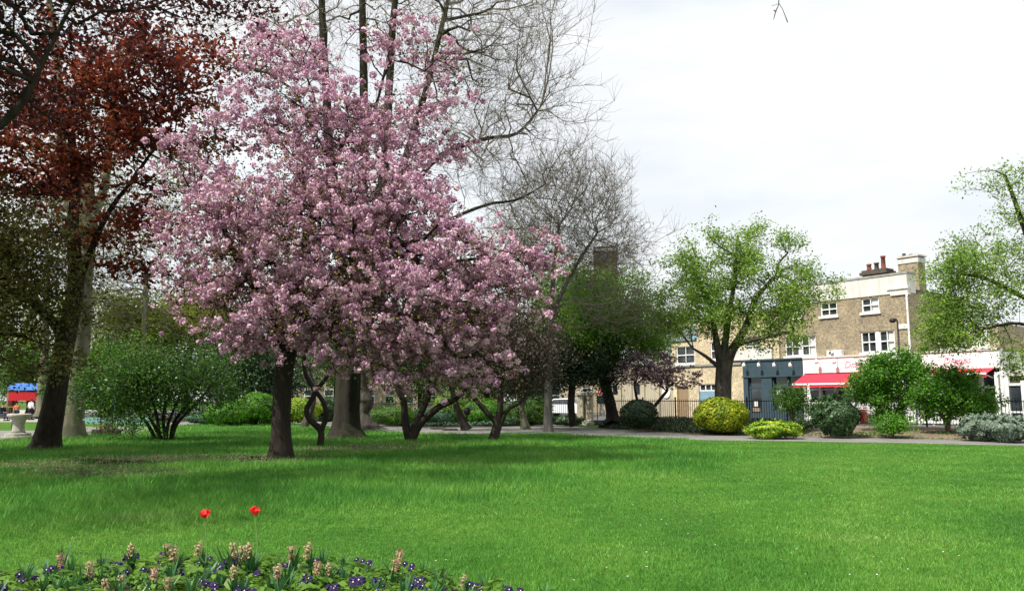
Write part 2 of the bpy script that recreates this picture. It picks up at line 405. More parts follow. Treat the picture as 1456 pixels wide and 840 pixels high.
def shift(s, o): return ([p-o for p in s[0]], s[1], s[2])
def tree(name, label, cat, base, stems, blobs, bark, n=600, foliage=(), bf=.35, clump=.5, per=9, shell=.35, r_tip=.012, flare=1.5,
         twig=None, drop=0.0, seg=.5, wob=.07, group=None, leaf_thr=.035, knobs=0, tname='trunk', m2=None):
    root = empty(name, base, label=label, cat=cat, group=group)
    st = [shift(s, base) for s in stems]; bl = [(b[0]-base, b[1], b[2]) for b in blobs]
    att = crown_points(bl, n, clump, per, shell); zmin = .25
    att[:, 2] = np.maximum(att[:, 2], zmin)
    A, par, rad, nst, nch = grow(st, att, bf, seg, r_tip, drop=drop, wob=wob)
    fine = np.where((rad[nst:] < leaf_thr))[0]+nst; tips = np.where(nch[nst:] == 0)[0]+nst
    A_, par_, rad_ = A, par, rad
    if twig: A_, par_, rad_ = twigs(A, par, rad, nst, twig[0], twig[1], twig[2])
    wood(tname, A_, par_, rad_, bark, root, flare, knobs=knobs, m2=M[m2] if m2 else None)
    for fo in foliage:
        nm, m, count, size, spread = fo[:5]; src = tips if (len(fo) > 5 and fo[5] == 'tips') else fine
        b = RNG.choice(src, count); pts = A[b] + RNG.normal(size=(count, 3))*spread
        pts[:, 2] = np.maximum(pts[:, 2], .1)
        leafobj(nm, pts, size, m, root, up=.45)
    root['_dummy'] = 0; del root['_dummy']
    return root, A, fine, tips
def pompoms(name, centres, rad, per, size, m, parent):
    n = len(centres); d = unit(RNG.normal(size=(n, per, 3))); rr = rad*RNG.uniform(.6, 1.25, (n, 1, 1))
    pts = centres[:, None, :] + d*rr*RNG.uniform(.55, 1.05, (n, per, 1))*np.array([1, 1, .85])
    return leafobj(name, pts.reshape(-1, 3), size, m, parent, nrm=d.reshape(-1, 3), aspect=.9, fold=.15)

# ================================================================== GROUND
def gmat_grass():
    m = mat('lawn_turf'); T = NT(m); o, b = out_bsdf(T, .9, .1); v = objco(T)
    a = noise(T, .35, 6, v, .6); c = noise(T, 9, 6, v, .7)
    c1 = ramp(T, a, [(.3, (.035, .1, .014)), (.5, (.06, .15, .018)), (.72, (.11, .19, .03))])
    c2 = ramp(T, c, [(.3, (.55, .6, .5)), (.7, (1.25, 1.2, 1.1))])
    T.l(mixc(T, c1, c2, 1, 'MULTIPLY'), b.inputs['Base Color']); bump(T, b, c, .6, .04); return m
def gmat(name, c1, c2, s=3, s2=40, bm=.3):
    m = mat(name); T = NT(m); o, b = out_bsdf(T, .9, .15); v = objco(T); a = noise(T, s, 6, v, .6); c = noise(T, s2, 4, v, .7)
    k = mixc(T, ramp(T, a, [(.3, c1), (.7, c2)]), ramp(T, c, [(.3, (.7, .7, .7)), (.7, (1.25, 1.25, 1.25))]), 1, 'MULTIPLY')
    T.l(k, b.inputs['Base Color']); bump(T, b, c, bm, .02); return m
M['turf'] = gmat_grass()
M['asphalt'] = gmat('worn_asphalt_path', (.15, .145, .135), (.26, .25, .235), .8, 30)
M['road'] = gmat('street_asphalt', (.08, .08, .08), (.14, .14, .14), .8, 30)
M['soil'] = gmat('dry_soil', (.13, .1, .07), (.25, .2, .145), 1.5, 12, .8)
M['darksoil'] = gmat('dark_soil', (.05, .038, .028), (.1, .08, .055), 3, 16, .8)
M['paving'] = gmat('pale_paving', (.3, .28, .25), (.42, .4, .36), .6, 9)
mb = MB(); S = 1200; mb.add([(-S, -200, 0), (S, -200, 0), (S, S, 0), (-S, S, 0)], [(0, 1, 2, 3)])
tag(mb.build('lawn', M['turf']), kind='structure')
def gline(l, z=0.0): return [G(a, b, 0) for a, b in l]
FRONT = gline([(-260, 634), (0, 626), (100, 621), (190, 617), (240, 606), (300, 601), (390, 600.5), (450, 605), (530, 612), (600, 616.5), (700, 617.5), (785, 616.5), (850, 620), (1000, 625.5), (1140, 627.5), (1300, 630), (1456, 634), (1700, 643)])
BACK = gline([(-260, 606), (0, 603), (100, 606), (190, 606), (240, 601), (300, 597.5), (390, 597), (450, 599), (530, 603), (600, 607.5), (700, 607.5), (785, 603), (850, 608.5), (1000, 618.5), (1140, 620.5), (1300, 623.5), (1456, 627), (1700, 634)])
def strip(name, A, B, za, zb, m, kind='structure', cuts=6, rough=0.0):
    me_v = []; n = len(A)
    for i in range(n):
        for k in range(cuts+1):
            t = k/cuts; p = A[i].lerp(B[i], t); z = za + (zb-za)*t**.8 + (random.uniform(-rough, rough) if 0 < k < cuts else 0); me_v.append((p.x, p.y, z))
    w = cuts+1; f = [(i*w+k, (i+1)*w+k, (i+1)*w+k+1, i*w+k+1) for i in range(n-1) for k in range(cuts)]
    me = bpy.data.meshes.new(name); me.from_pydata(me_v, [], f); me.update(); o = link(name, me, m)
    return tag(o, kind=kind) if kind else o
def resample(L_, n):
    d = [0]
    for i in range(len(L_)-1): d.append(d[-1]+(L_[i+1]-L_[i]).length)
    X = np.linspace(0, d[-1], n); return [Vector((np.interp(x, d, [p.x for p in L_]), np.interp(x, d, [p.y for p in L_]), 0)) for x in X]
strip('path', FRONT, BACK, .006, .006, M['asphalt'], cuts=1)
FENCE_R = [Vector((6.5, 52, 0)), Vector((23.6, 36, 0)), Vector((40, 20.6, 0))]
FENCE_L = [Vector((-46, 71, 0)), Vector((-28, 67, 0)), Vector((-12, 61, 0)), Vector((4.0, 54, 0))]
bk = [BACK[i] for i in range(12, 18)]; bkr = resample(bk, 60); fr = resample(FENCE_R, 60)
strip('flower_border', bkr, fr, .012, .34, M['soil'], cuts=8, rough=.02)
bl_ = resample(BACK[4:12], 50); fl_ = resample([Vector((-30, 67.5, 0)), Vector((-12, 61, 0)), Vector((4.0, 54, 0))], 50)
strip('shrub_border', bl_, fl_, .012, .16, M['darksoil'], cuts=6, rough=.02)
# the low stone edging between lawn and path seen under the trees
mb = MB(); st_ = FENCE_L + FENCE_R
top = [(p.x, p.y, .3) for p in st_]; n = len(top)
far = [(-500, 500, .3), (500, 500, .3)]
me_v = top + [(500, 20.6, .3), (500, 500, .3), (-500, 500, .3), (-46, 500, .3)]
me = bpy.data.meshes.new('street'); nn = len(me_v)
me.from_pydata(me_v + [(x, y, -.2) for x, y, z in me_v], [], [tuple(range(nn))] + [(i, i+nn, (i+1) % nn+nn, (i+1) % nn) for i in range(nn)]); me.update()
tag(link('street', me, M['road']), kind='structure')
mb = MB(); mb.add([(-120, 60, .008), (-26.5, 60.0, .008), (-28, 66.7, .008), (-46, 70.7, .008), (-46.5, 130, .008), (-120, 130, .008)], [(0, 1, 2, 3, 4, 5)])
tag(mb.build('playground_surface', M['paving']), kind='structure')
def patch(name, cx, cy, rx, ry, m, z=.005, kind='structure'):
    n = 40; v = [(cx+math.cos(a)*rx*k, cy+math.sin(a)*ry*k, z) for a, k in ((2*math.pi*i/n, random.uniform(.75, 1.12)) for i in range(n))]
    mb = MB(); mb.add(v, [tuple(range(n))]); return tag(mb.build(name, m), kind=kind)
PATCH = []
for (px, py, rx, ry) in ((250, 652, 3.2, 2.0), (90, 660, 2.8, 1.8), (400, 652, 1.6, 1.8), (150, 672, 2.0, 1.2), (500, 638, 2.6, 1.6), (560, 633, 2.4, 1.1)):
    g = G(px, py); patch('bare_ground_and_shade', g.x, g.y, rx, ry, M['darksoil']); PATCH.append((g.x, g.y, rx, ry))  # bare soil; dark left patches also paint deeper tree shade on grass

# ------------------------------------------------------------------ flower bed outline (near)
BED = gline([(-300, 846), (-60, 843), (20, 836), (90, 818), (160, 806), (260, 799), (360, 799), (450, 806), (540, 818), (620, 833), (700, 850), (800, 872), (930, 905)])
bx = np.array([p.x for p in BED]); by = np.array([p.y for p in BED])
def bed_y(x): return np.interp(x, bx, by)
bv = []; nb = 60; xs = np.linspace(bx[0], bx[-1], nb)
for x in xs:
    for k in range(6):
        t = k/5; y = bed_y(x)*(1-t) + 3.6*t; bv.append((x, y, .006 + .06*math.sin(min(1, t*3)*math.pi/2) + random.uniform(-.008, .008)*(k > 0)))
me = bpy.data.meshes.new('flower_bed'); me.from_pydata(bv, [], [(i*6+k, i*6+k+1, (i+1)*6+k+1, (i+1)*6+k) for i in range(nb-1) for k in range(5)]); me.update()
tag(link('flower_bed', me, M['darksoil']), kind='structure')

# ------------------------------------------------------------------ grass blades
fx = np.array([p.x for p in FRONT]); fy = np.array([p.y for p in FRONT])
LONG = gline([(-400, 830), (0, 770), (200, 752), (430, 738), (700, 712), (900, 690), (1030, 668), (1085, 650), (1060, 640)])
lx = np.array([p.x for p in LONG[:8]]); ly = np.array([p.y for p in LONG[:8]])
def smooth_noise(x, y, s, seed=0):
    r = np.random.default_rng(seed); o = 0
    for k in range(6):
        a = r.uniform(0, 6.28); f = s*r.uniform(.6, 1.8); o = o + np.sin((x*np.cos(a)+y*np.sin(a))*f + r.uniform(0, 6.28))
    return o/6
def grassmat():
    m = mat('grass_blade'); T = NT(m); o = T.n('ShaderNodeOutputMaterial'); b = T.n('ShaderNodeBsdfPrincipled'); b.inputs['Roughness'].default_value = .55; b.inputs['Specular IOR Level'].default_value = .2
    v = objco(T); g = T.n('ShaderNodeNewGeometry')
    c = ramp(T, noise(T, .32, 4, v), [(.3, (.055, .19, .028)), (.46, (.095, .28, .038)), (.58, (.145, .34, .05)), (.74, (.23, .38, .09))])
    c = mixc(T, c, ramp(T, noise(T, 2.1, 5, v, .7), [(.3, (.62, .74, .66)), (.5, (1, 1, 1)), (.68, (1.3, 1.16, 1.15))]), 1, 'MULTIPLY')
    c = mixc(T, c, ramp(T, g.outputs['Random Per Island'], [(0, (.55, .6, .5)), (.5, (1, 1, 1)), (.85, (1.2, 1.2, 1.3)), (1, (1.9, 1.6, 2.6))]), 1, 'MULTIPLY')
    T.l(c, b.inputs['Base Color']); tr = T.n('ShaderNodeBsdfTranslucent'); T.l(c, tr.inputs[0]); mx = T.n('ShaderNodeMixShader'); mx.inputs[0].default_value = .33
    T.l(b.outputs[0], mx.inputs[1]); T.l(tr.outputs[0], mx.inputs[2]); T.l(mx.outputs[0], o.inputs[0]); return m
def grass():
    N = 760000; ang = RNG.uniform(-.72, .72, N); d = np.exp(RNG.uniform(math.log(5.6), math.log(62), N))
    x = d*np.sin(ang); y = d*np.cos(ang)
    keep = (y < np.interp(x, fx, fy)-.02)
    inbed = (x > bx[0]) & (x < bx[-1]) & (y < bed_y(np.clip(x, bx[0], bx[-1]))-.0); keep &= ~inbed
    for (cx, cy, rx, ry) in PATCH: keep &= ~((((x-cx)/rx)**2+((y-cy)/ry)**2 < 1.0) & (RNG.random(N) < .68))
    x, y, d = x[keep], y[keep], d[keep]; n = len(x)
    edge = np.interp(x, lx, ly, right=200); lg = np.clip((y-edge)/1.3 + .35*smooth_noise(x, y, 2.0, 3), 0, 1)
    pn = smooth_noise(x, y, 1.2, 5); h = (.03+.012*pn)*(1-lg) + lg*(.115 + .045*pn + .03*smooth_noise(x, y, 5, 8))
    h = h*RNG.uniform(.6, 1.4, n); w = (.0024+.00052*d)*RNG.uniform(.7, 1.3, n)
    a = RNG.uniform(0, 2*math.pi, n); lean = RNG.normal(size=(n, 2))*h[:, None]*.45
    ca, sa = np.cos(a)*w*.5, np.sin(a)*w*.5; z = np.zeros(n)
    b0 = np.stack([x-ca, y-sa, z], 1); b1 = np.stack([x+ca, y+sa, z], 1)
    tp = np.stack([x+lean[:, 0], y+lean[:, 1], h], 1)
    v = np.stack([b0, b1, tp], 1).reshape(-1, 3); f = np.arange(3*n).reshape(-1, 3)
    me = npmesh('grass', v, f)
    m = grassmat()
    tag(link('grass', me, m), 'short mown lawn in front and longer rough grass under the trees', 'grass', kind='stuff')
grass()
def daisies():
    pts = []
    for _ in range(90):
        px = random.uniform(500, 1456); py = random.uniform(640, 835); g = G(px, py)
        if smooth_noise(g.x, g.y, .5, 9) > -.05 and g.y > 6: pts.append((g.x, g.y, random.uniform(.035, .06)))
    pts = np.array(pts); v, f = cards(pts, .022, up=.9, aspect=.9, fold=.05)
    tag(link('daisies', npmesh('daisies', v, f), M['white']), 'tiny white daisies scattered over the mown lawn', 'daisies', kind='stuff')
daisies()

# ================================================================== BUILDINGS
FU = Vector((.588, -.809, 0)); FN = Vector((-.809, -.588, 0)); FO = Vector((19.06, 52, 0))
FRZ = math.atan2(-.809, .588)
def fac(px, py, off=0.0):
    d = ray(px, py); o = FO + FN*off; t = (o-CAM).dot(FN)/d.dot(FN); p = CAM + d*t; return (p-FO).dot(FU), p.z
def fu(px, off=0): return fac(px, 560, off)[0]
def fz(px, py, off=0): return fac(px, py, off)[1]
def facade_root(name, px, off=0, **k):
    u = fu(px, off); p = FO + FU*u + FN*off; r = empty(name, (p.x, p.y, .3), FRZ, **k); r['_u'] = u; r['_o'] = off; return r
class FB:
    """boxes in facade coordinates, put into the local frame of a root"""
    def __init__(s, root): s.r = root; s.u = root['_u']; s.o = root['_o']; s.mb = MB()
    def box(s, u0, u1, n0, n1, z0, z1): s.mb.box(u0-s.u, u1-s.u, -(n1)+s.o, -(n0)+s.o, z0-.3, z1-.3); return s
    def build(s, name, m, parent=None, bevel=0): return s.mb.build(name, m, parent or s.r, bevel=bevel)
def wall_with_holes(root, name, u0, u1, z0, z1, n1, holes, m, thick=.3):
    us = sorted({u0, u1} | {h[0] for h in holes} | {h[1] for h in holes}); zs = sorted({z0, z1} | {h[2] for h in holes} | {h[3] for h in holes})
    b = FB(root)
    for i in range(len(us)-1):
        for j in range(len(zs)-1):
            uc, zc = (us[i]+us[i+1])/2, (zs[j]+zs[j+1])/2
            if any(h[0] < uc < h[1] and h[2] < zc < h[3] for h in holes): continue
            b.box(us[i], us[i+1], n1-thick, n1, zs[j], zs[j+1])
    return b.build(name, m)
def sash(root, h, n1, double=False, bars=2, curtain=False, sill=True, pane='glass'):
    u0, u1, z0, z1 = h; fb = FB(root); g = .075; d0, d1 = n1-.14, n1-.06
    cells = [(u0, u1)] if not double else [(u0, (u0+u1)/2-.09), ((u0+u1)/2+.09, u1)]
    if double: fb.box((u0+u1)/2-.09, (u0+u1)/2+.09, d0, d1+.03, z0, z1)
    for a, b in cells:
        fb.box(a, a+g, d0, d1, z0, z1); fb.box(b-g, b, d0, d1, z0, z1); fb.box(a+g, b-g, d0, d1, z1-g, z1); fb.box(a+g, b-g, d0, d1, z0, z0+g)
        zm = (z0+z1)/2; fb.box(a+g, b-g, d0-.02, d1+.01, zm-.035, zm+.035)
        for k in range(1, bars):
            c = a+(b-a)*k/bars; fb.box(c-.025, c+.025, d0, d1-.01, z0+g, zm-.035); fb.box(c-.025, c+.025, d0, d1-.01, zm+.035, z1-g)
    fr = fb.build('window', M['white'])
    gp = FB(root).box(u0+.01, u1-.01, n1-.2, n1-.16, z0+.01, z1-.01).build('pane', M[pane], fr)
    if sill: FB(root).box(u0-.1, u1+.1, n1-.1, n1+.1, z0-.14, z0-.004).build('sill', M['white'], fr)
    if curtain:
        a, b = cells[-1]; FB(root).box((a+b)/2+.05, b-g-.01, n1-.158, n1-.15, z0+.1, z1-.1).build('curtain', M['curtain'], fr)
    return fr
def hole(x0, x1, y0, y1, off=0):
    xm = (x0+x1)/2; return (fu(x0, off), fu(x1, off), fz(xm, y1, off), fz(xm, y0, off))

# --- main three storey house
A = facade_root('corner_house', 1299, label='three storey brown brick corner house with white parapet and sash windows', cat='house')
uL, uR = fu(1112), fu(1299.5); zt = (fz(1299, 390)+fz(1117, 403.6))/2; zw = (fz(1299, 417)+fz(1210, 421.8))/2
zf = (fz(1143, 509.6)+fz(1280, 503))/2
hs = [hole(1232, 1257.5, 416.5, 444), hole(1172.5, 1196.5, 420.5, 449), hole(1120, 1145, 424, 452),
      hole(1228.5, 1277, 470, 501), hole(1119, 1163.5, 478, 507)]
zr = [(h[2]+0, h[3]) for h in hs]
t_z0 = sum(h[2] for h in hs[:3])/3; t_z1 = min(sum(h[3] for h in hs[:3])/3, zw-.1); hs[:3] = [(h[0], h[1], t_z0, t_z1) for h in hs[:3]]
m_z0 = sum(h[2] for h in hs[3:])/2; m_z1 = sum(h[3] for h in hs[3:])/2; m_z0 = max(m_z0, zf+.18); hs[3:] = [(h[0], h[1], m_z0, m_z1) for h in hs[3:]]
wall_with_holes(A, 'wall', uL, uR, .3, zw, 0, hs, M['brown_brick'])
b = FB(A); b.box(uR-.3, uR, -6.5, -.3, .3, zw); b.box(uL, uL+.3, -6.5, -.3, .3, zw); b.box(uL, uR, -6.8, -6.5, .3, zw)
b.build('side_wall', M['brown_brick'])
FB(A).box(uL+.3, uR-.3, -6.5, -.31, m_z0-.4, m_z0-.3).box(uL+.3, uR-.3, -6.5, -.31, t_z0-.4, t_z0-.3).box(uL+.3, uR-.3, -2.6, -2.5, .4, zw-.1).build('inner_floor', M['soot'])
b = FB(A); b.box(uL, uR+.03, -.28, .05, zw, zt-.12); b.box(uR-.25, uR+.04, -.9, -.28, zw, zt-.12)
b.box(uR-1.2, uR+.12, -.2, .12, zt-1.0, zt-.86); b.box(uR-1.0, uR+.1, -.2, .09, zt-1.35, zt-1.25); b.build('parapet', M['render'])
FB(A).box(uL-.05, uR+.08, -.3, .09, zt-.12, zt).box(uR-.28, uR+.08, -.95, -.3, zt-.12, zt).build('coping', M['coping'])
FB(A).box(uL, uR, -6.8, -.3, zw-.02, zw+.25).build('roof', M['lead'])
for i, h in enumerate(hs): sash(A, h, 0, double=i >= 3, curtain=(i in (0, 3, 4)))
# chimneys
def chimney(root, x0, x1, ytop, ybase, off, bands, pots, m, cap):
    a, b_ = fu(x0, off), fu(x1, off); z1 = fz((x0+x1)/2, ytop, off); z0 = fz((x0+x1)/2, ybase, off); D = .9
    o = FB(root).box(a, b_, off-D, off, z0, z1).build('chimney', m)
    for (y0, y1, g, mm) in bands:
        FB(root).box(a-g, b_+g, off-D-g, off+g, fz((x0+x1)/2, y1, off), fz((x0+x1)/2, y0, off)).build('chimney_band', mm, o)
    for (px, yb, yt, r, mm) in pots:
        u = fu(px, off)-root['_u']; zb, z2 = fz(px, yb, off)-.3, fz(px, yt, off)-.3; y = -(off-D/2)+root['_o']
        mb = MB(); mb.lathe([(r*1.1, zb-.1), (r, zb+.1), (r*.85, z2-.12), (r*1.1, z2-.1), (r*1.1, z2), (r*.7, z2), (r*.7, z2-.05)], u, y, 12)
        mb.build('chimney_pot', mm, o, True)
chimney(A, 1236, 1270, 388, 410, -4, [(384.5, 388.5, .14, M['soot']), (381.5, 384.5, .04, M['soot'])],
        [(1241, 382, 373, .15, M['pot']), (1252, 382, 371, .15, M['soot']), (1262, 382, 361, .15, M['pot'])], M['soot'], None)
chimney(A, 1288.5, 1317.5, 361, 440, -5.5, [(362, 364, .1, M['render']), (366, 372.5, .05, M['render'])],
        [(1293, 361, 357.5, .1, M['soot']), (1303, 361, 358.5, .1, M['soot'])], M['brown_brick'], None)
# wall mounted things on the house
ac = facade_root('air_conditioner', 1193, off=.02, label='white air conditioning unit fixed to the brick wall above the fascia', cat='air conditioner')
a0, a1 = fu(1183), fu(1204); z0, z1 = fz(1193, 508.5), fz(1193, 498)
FB(ac).box(a0, a1, .03, .38, max(z0, zf+.02), z1).build('casing', M['white'], bevel=.02)
mb = MB(); cu = (a0*.66+a1*.34)-ac['_u']; zc = (z0+z1)/2-.28; rr = (z1-z0)*.38
for q in (1, .62, .3):
    ring = [(cu+rr*q*math.cos(t), -.375, zc+rr*q*math.sin(t)) for t in np.linspace(0, 2*math.pi, 17)]
    mb.tube(ring, .022, 5)
for t in np.linspace(0, math.pi, 5)[:-1]: mb.tube([(cu-rr*math.cos(t), -.372, zc-rr*math.sin(t)), (cu+rr*math.cos(t), -.372, zc+rr*math.sin(t))], .012, 4)
mb.build('fan_grille', M['steel'], ac)
pb = facade_root('wall_panel', 1290, off=.02, label='blank white panel on the brick wall near the house corner', cat='sign')
FB(pb).box(fu(1282), fu(1297), .01, .07, fz(1290, 467), fz(1290, 460.5)).build('board', M['white'], bevel=.01)
dp = facade_root('drainpipe', 1298, off=.1, label='white drainpipe running down the corner of the brown brick house', cat='pipe')
mb = MB(); mb.tube([(0, 0, 2.8), (0, 0, zw-.5), (0, .1, zw-.35)], .055, 8); mb.build('pipe', M['white'], dp)

# --- long white shop fascia, cafe fronts
CAFE = facade_root('cafe_front', 1143, off=.5, label='white shopfront with long blank fascia and pink script lettering', cat='shop')
c0, c1 = fu(1143.5, .5), fu(1425, .5); zft = (fz(1143, 509.8, .5)+fz(1425, 497, .5))/2; zfb = (fz(1160, 531.5, .5)+fz(1420, 521, .5))/2
FB(CAFE).box(c0, c1, .1, .5, zfb, zft).build('fascia', M['white'])
FB(CAFE).box(c0, c1, -8 if False else .02, .56, zft, zft+.09).build('cornice', M['render'])
FB(CAFE).box(uR+.02, c1, -9, .01, .3, zft-.05).build('rear_block', M['render'])
b = FB(CAFE)
for i in range(12):
    u = c0 + (c1-c0)*i/11; b.box(u-.09, u+.09, .1, .4, .3, zfb)
b.box(c0, c1, .1, .38, .3, .85); b.box(c0, c1, .12, .34, 2.25, 2.35); b.build('window_frame', M['white'])
FB(CAFE).box(c0+.05, c1-.05, .16, .2, .86, zfb-.01).build('shop_window', M['glass'])
def text_obj(root, body, u, n, z, size, m, shear=.3, name='lettering'):
    cu = bpy.data.curves.new(name, 'FONT'); cu.body = body; cu.size = size; cu.extrude = .012; cu.shear = shear; cu.resolution_u = 3
    to = bpy.data.objects.new(name, cu); COL.objects.link(to); dg = bpy.context.evaluated_depsgraph_get(); dg.update()
    me = bpy.data.meshes.new_from_object(to.evaluated_get(dg)); bpy.data.objects.remove(to)
    me.transform(Matrix.Rotation(R(90), 4, 'X')); o = link(name, me, m, root)
    o.location = (u-root['_u'], -n+root['_o'], z-.3); return o
text_obj(CAFE, 'Drapes', fu(1202, .5), .515, fz(1215, 522, .5), .58, M['pink'])
text_obj(CAFE, 'Drapes', fu(1344, .5), .515, fz(1360, 516, .5), .5, M['pink'])
def spotlamp(px, py, off, label, m='steel', drop=.25, grp=None):
    r = facade_root('sign_lamp', px, off=off, label=label, cat='lamp', group=grp); z = fz(px, py, off)-.3
    mb = MB(); mb.tube([(0, 0, z+.25), (0, -.28, z+.33), (0, -.4, z+.22)], .02, 6); mb.build('arm', M[m], r)
    mb = MB(); mb.tube([(0, -.4, z+.24), (0, -.36, z+.1), (0, -.32, z-.02)], [.05, .11, .13], 10); mb.build('shade', M['white'], r, True)
for px, w in ((1168, 'leftmost'), (1193, 'second'), (1226, 'third')):
    spotlamp(px, 516, .5, f'small white lamp on the white fascia, {w} from the dark blue shop')
def awning(x0, x1, ytop, ybot, off, out, label, stripe=True, x_in=0):
    r = facade_root('awning', x0, off=off, label=label, cat='awning'); u0, u1 = 0, fu(x1, off)-fu(x0, off)
    zt_ = (fz(x0, ytop[0], off)+fz(x1, ytop[1], off))/2-.3; mid = FO
    zb = (fz(x0, ybot[0], off+out)+fz(x1, ybot[1], off+out))/2-.3; hv = .22
    mb = MB(); n = 12
    for i in range(n):
        a, b_ = u0+(u1-u0)*i/n, u0+(u1-u0)*(i+1)/n; sg = .0
        mb.add([(a, 0, zt_), (b_, 0, zt_), (b_, -out, zb+hv), (a, -out, zb+hv), (a, 0, zt_-.02), (b_, 0, zt_-.02), (b_, -out, zb+hv-.02), (a, -out, zb+hv-.02)],
               [(0, 3, 2, 1), (4, 5, 6, 7)])
    mb.build('canopy', M['red'], r)
    mb = MB(); mb.box(u0, u1, -out-.045, -out-.005, zb+hv-.07, zb+hv+.04); mb.build('front_bar', M['white'], r)
    mb = MB()
    for i in range(n*2):
        a, b_ = u0+(u1-u0)*i/n/2, u0+(u1-u0)*(i+1)/n/2; w = .02*math.sin(i*1.3)
        mb.add([(a, -out-.01, zb+hv-.071), (b_, -out-.01, zb+hv-.071), (b_, -out-.02+w, zb), (a, -out-.02-w, zb)], [(0, 1, 2, 3)])
    mb.build('valance', M['red'], r)
    for a in (u0+.1, u1-.1): mb = MB(); mb.tube([(a, -.02, zt_-.5), (a, -out+.03, zb+hv-.04)], .025, 6); mb.build('arm', M['white'], r)
    return r
awning(1145, 1246, (532.5, 529), (550.5, 549.5), .5, 1.3, 'red awning with white edge bar nearest the dark blue shop')
awning(1296, 1416, (527, 523), (539.5, 535), .5, .9, 'red awning at the right end of the white shopfront')
# terrace screen in front of the cafe
def fpos(px, off): u = fu(px, off); return u
SCR = facade_root('terrace_screen', 1140, off=2.2, label='white slatted terrace screen in front of the red awning', cat='screen')
s0, s1 = fu(1143, 2.2), fu(1345, 2.2); nb_ = 11
for i in range(nb_):
    a, b_ = s0+(s1-s0)*i/nb_, s0+(s1-s0)*(i+1)/nb_
    fb = FB(SCR); fb.box(a, a+.1, 2.14, 2.24, .3, 1.62); fb.build('post', M['white'])
    fb = FB(SCR); k = 9
    for j in range(k):
        c = a+.12+(b_-a-.14)*(j+.5)/k; w_ = (b_-a-.14)/k*.34; fb.box(c-w_, c+w_, 2.17, 2.2, .35, 1.35)
    fb.box(a+.1, b_, 2.16, 2.215, 1.35, 1.5); fb.box(a+.1, b_, 2.16, 2.215, .4, .5); fb.build('slat_panel', M['white'])
cb = facade_root('parasol_box', 1150, off=2.0, label='folded white market parasol beside the terrace screen by the red awning', cat='parasol')
mb = MB(); mb.tube([(0, 0, .0), (0, 0, 2.25)], .025, 8); mb.build('pole', M['white'], cb)
mb = MB(); mb.tube([(0, 0, .95), (.02, 0, 1.4), (0, 0, 1.9), (0, 0, 2.3)], [.06, .14, .1, .03], 9); mb.build('canopy', M['white'], cb)
for o in [cb]: o.name = 'parasol'
bn = facade_root('litter_bin', 1225.5, off=2.6, label='narrow dark red litter bin in front of the white terrace screen', cat='bin')
mb = MB(); mb.box(-.16, .16, -.16, .16, .0, .7); mb.build('body', M['redlight'], bn, bevel=.03)
mb = MB(); mb.box(-.19, .19, -.19, .19, .71, .8); mb.build('lid', M['redlight'], bn, bevel=.04)
# white timber pergola at the right end
PG = facade_root('pergola', 1421, off=2.0, label='white painted timber frame of tall posts at the right end of the shops', cat='pergola')
for x, zt_ in ((1419, 2.62), (1433, 2.62), (1456, 2.3), (1470, 2.3)):
    u = fu(x, 2.0); FB(PG).box(u-.09, u+.09, 1.9, 2.08, .3, .3+zt_-.0).build('post', M['white'])
FB(PG).box(fu(1417, 2), fu(1434, 2), 1.92, 2.06, 2.93, 3.05).build('rail', M['white']); FB(PG).box(fu(1433, 2)+.1, fu(1470, 2), 1.92, 2.06, 2.35, 2.47).build('rail', M['white']); FB(PG).box(fu(1419, 2)+.1, fu(1470, 2), 1.94, 2.02, 1.0, 1.08).build('rail', M['white'])
FB(PG).box(fu(1433, 2)+.1, fu(1456, 2)-.1, 1.97, 1.99, 1.1, 2.34).build('glass_panel', M['glass'])
bkd = facade_root('side_shop', 1427, off=-.5, label='dark glazed shop bay behind the white timber frame', cat='shop')
FB(bkd).box(fu(1426), fu(1530), -6, -.5, .3, 2.9).build('wall', M['soot']); FB(bkd).box(fu(1426), fu(1530), -6, -.3, 2.9, 3.1).build('roof', M['render'])
for x in (1436, 1452, 1468): FB(bkd).box(fu(x)-.35, fu(x)+.35, -.48, -.44, .9, 2.5).build('window', M['glass'])
# rear house right of the corner
E = facade_root('rear_house', 1427, off=-3, label='pale rendered house set back behind the right hand shop roofs', cat='house')
e0, e1 = fu(1318, -3), fu(1427, -3); ez = fz(1410, 463, -3)
hE = [(fu(a, -3), fu(b_, -3), fz(1400, 495, -3), fz(1400, 474, -3)) for a, b_ in ((1335, 1348), (1365, 1378), (1393, 1402))]
wall_with_holes(E, 'wall', e0, e1-.5, .3, ez, -3, hE, M['render'])
FB(E).box(e1-.5, e1, -9, -2.95, .3, ez+.1).build('brick_pier', M['brown_brick'])
FB(E).box(e0, e1-.5, -9, -3.3, ez-.2, ez-.02).build('roof', M['lead'])
for h in hE: sash(E, h, -3)

# --- dark blue shop
DS = facade_root('dark_blue_shop', 1057, off=.4, label='slate blue painted shopfront with glazed door and four fascia lamps', cat='shop')
d0, d1 = fu(1057.5, .4), fu(1143, .4); zdt = (fz(1060, 514.5, .4)+fz(1142, 509.5, .4))/2; zdb = (fz(1060, 535, .4)+fz(1142, 532, .4))/2
FB(DS).box(d0, d1-.01, .05, .42, zdb, zdt).build('fascia', M['slate'])
FB(DS).box(d0-.05, d1-.012, .04, .5, zdt, zdt+.1).box(d0-.05, d1-.012, .04, .47, zdb-.1, zdb).build('cornice', M['slate'])
dd0, dd1 = fu(1064, .4), fu(1083, .4); w0, w1 = fu(1098, .4), fu(1141, .4)
b = FB(DS); b.box(d0, dd0, .05, .4, .3, zdb-.1); b.box(dd1, w0, .05, .4, .3, zdb-.1); b.box(w1, d1-.02, .05, .4, .3, zdb-.1); b.box(w0, w1, .05, .38, .3, .95); b.build('pilaster', M['slate'])
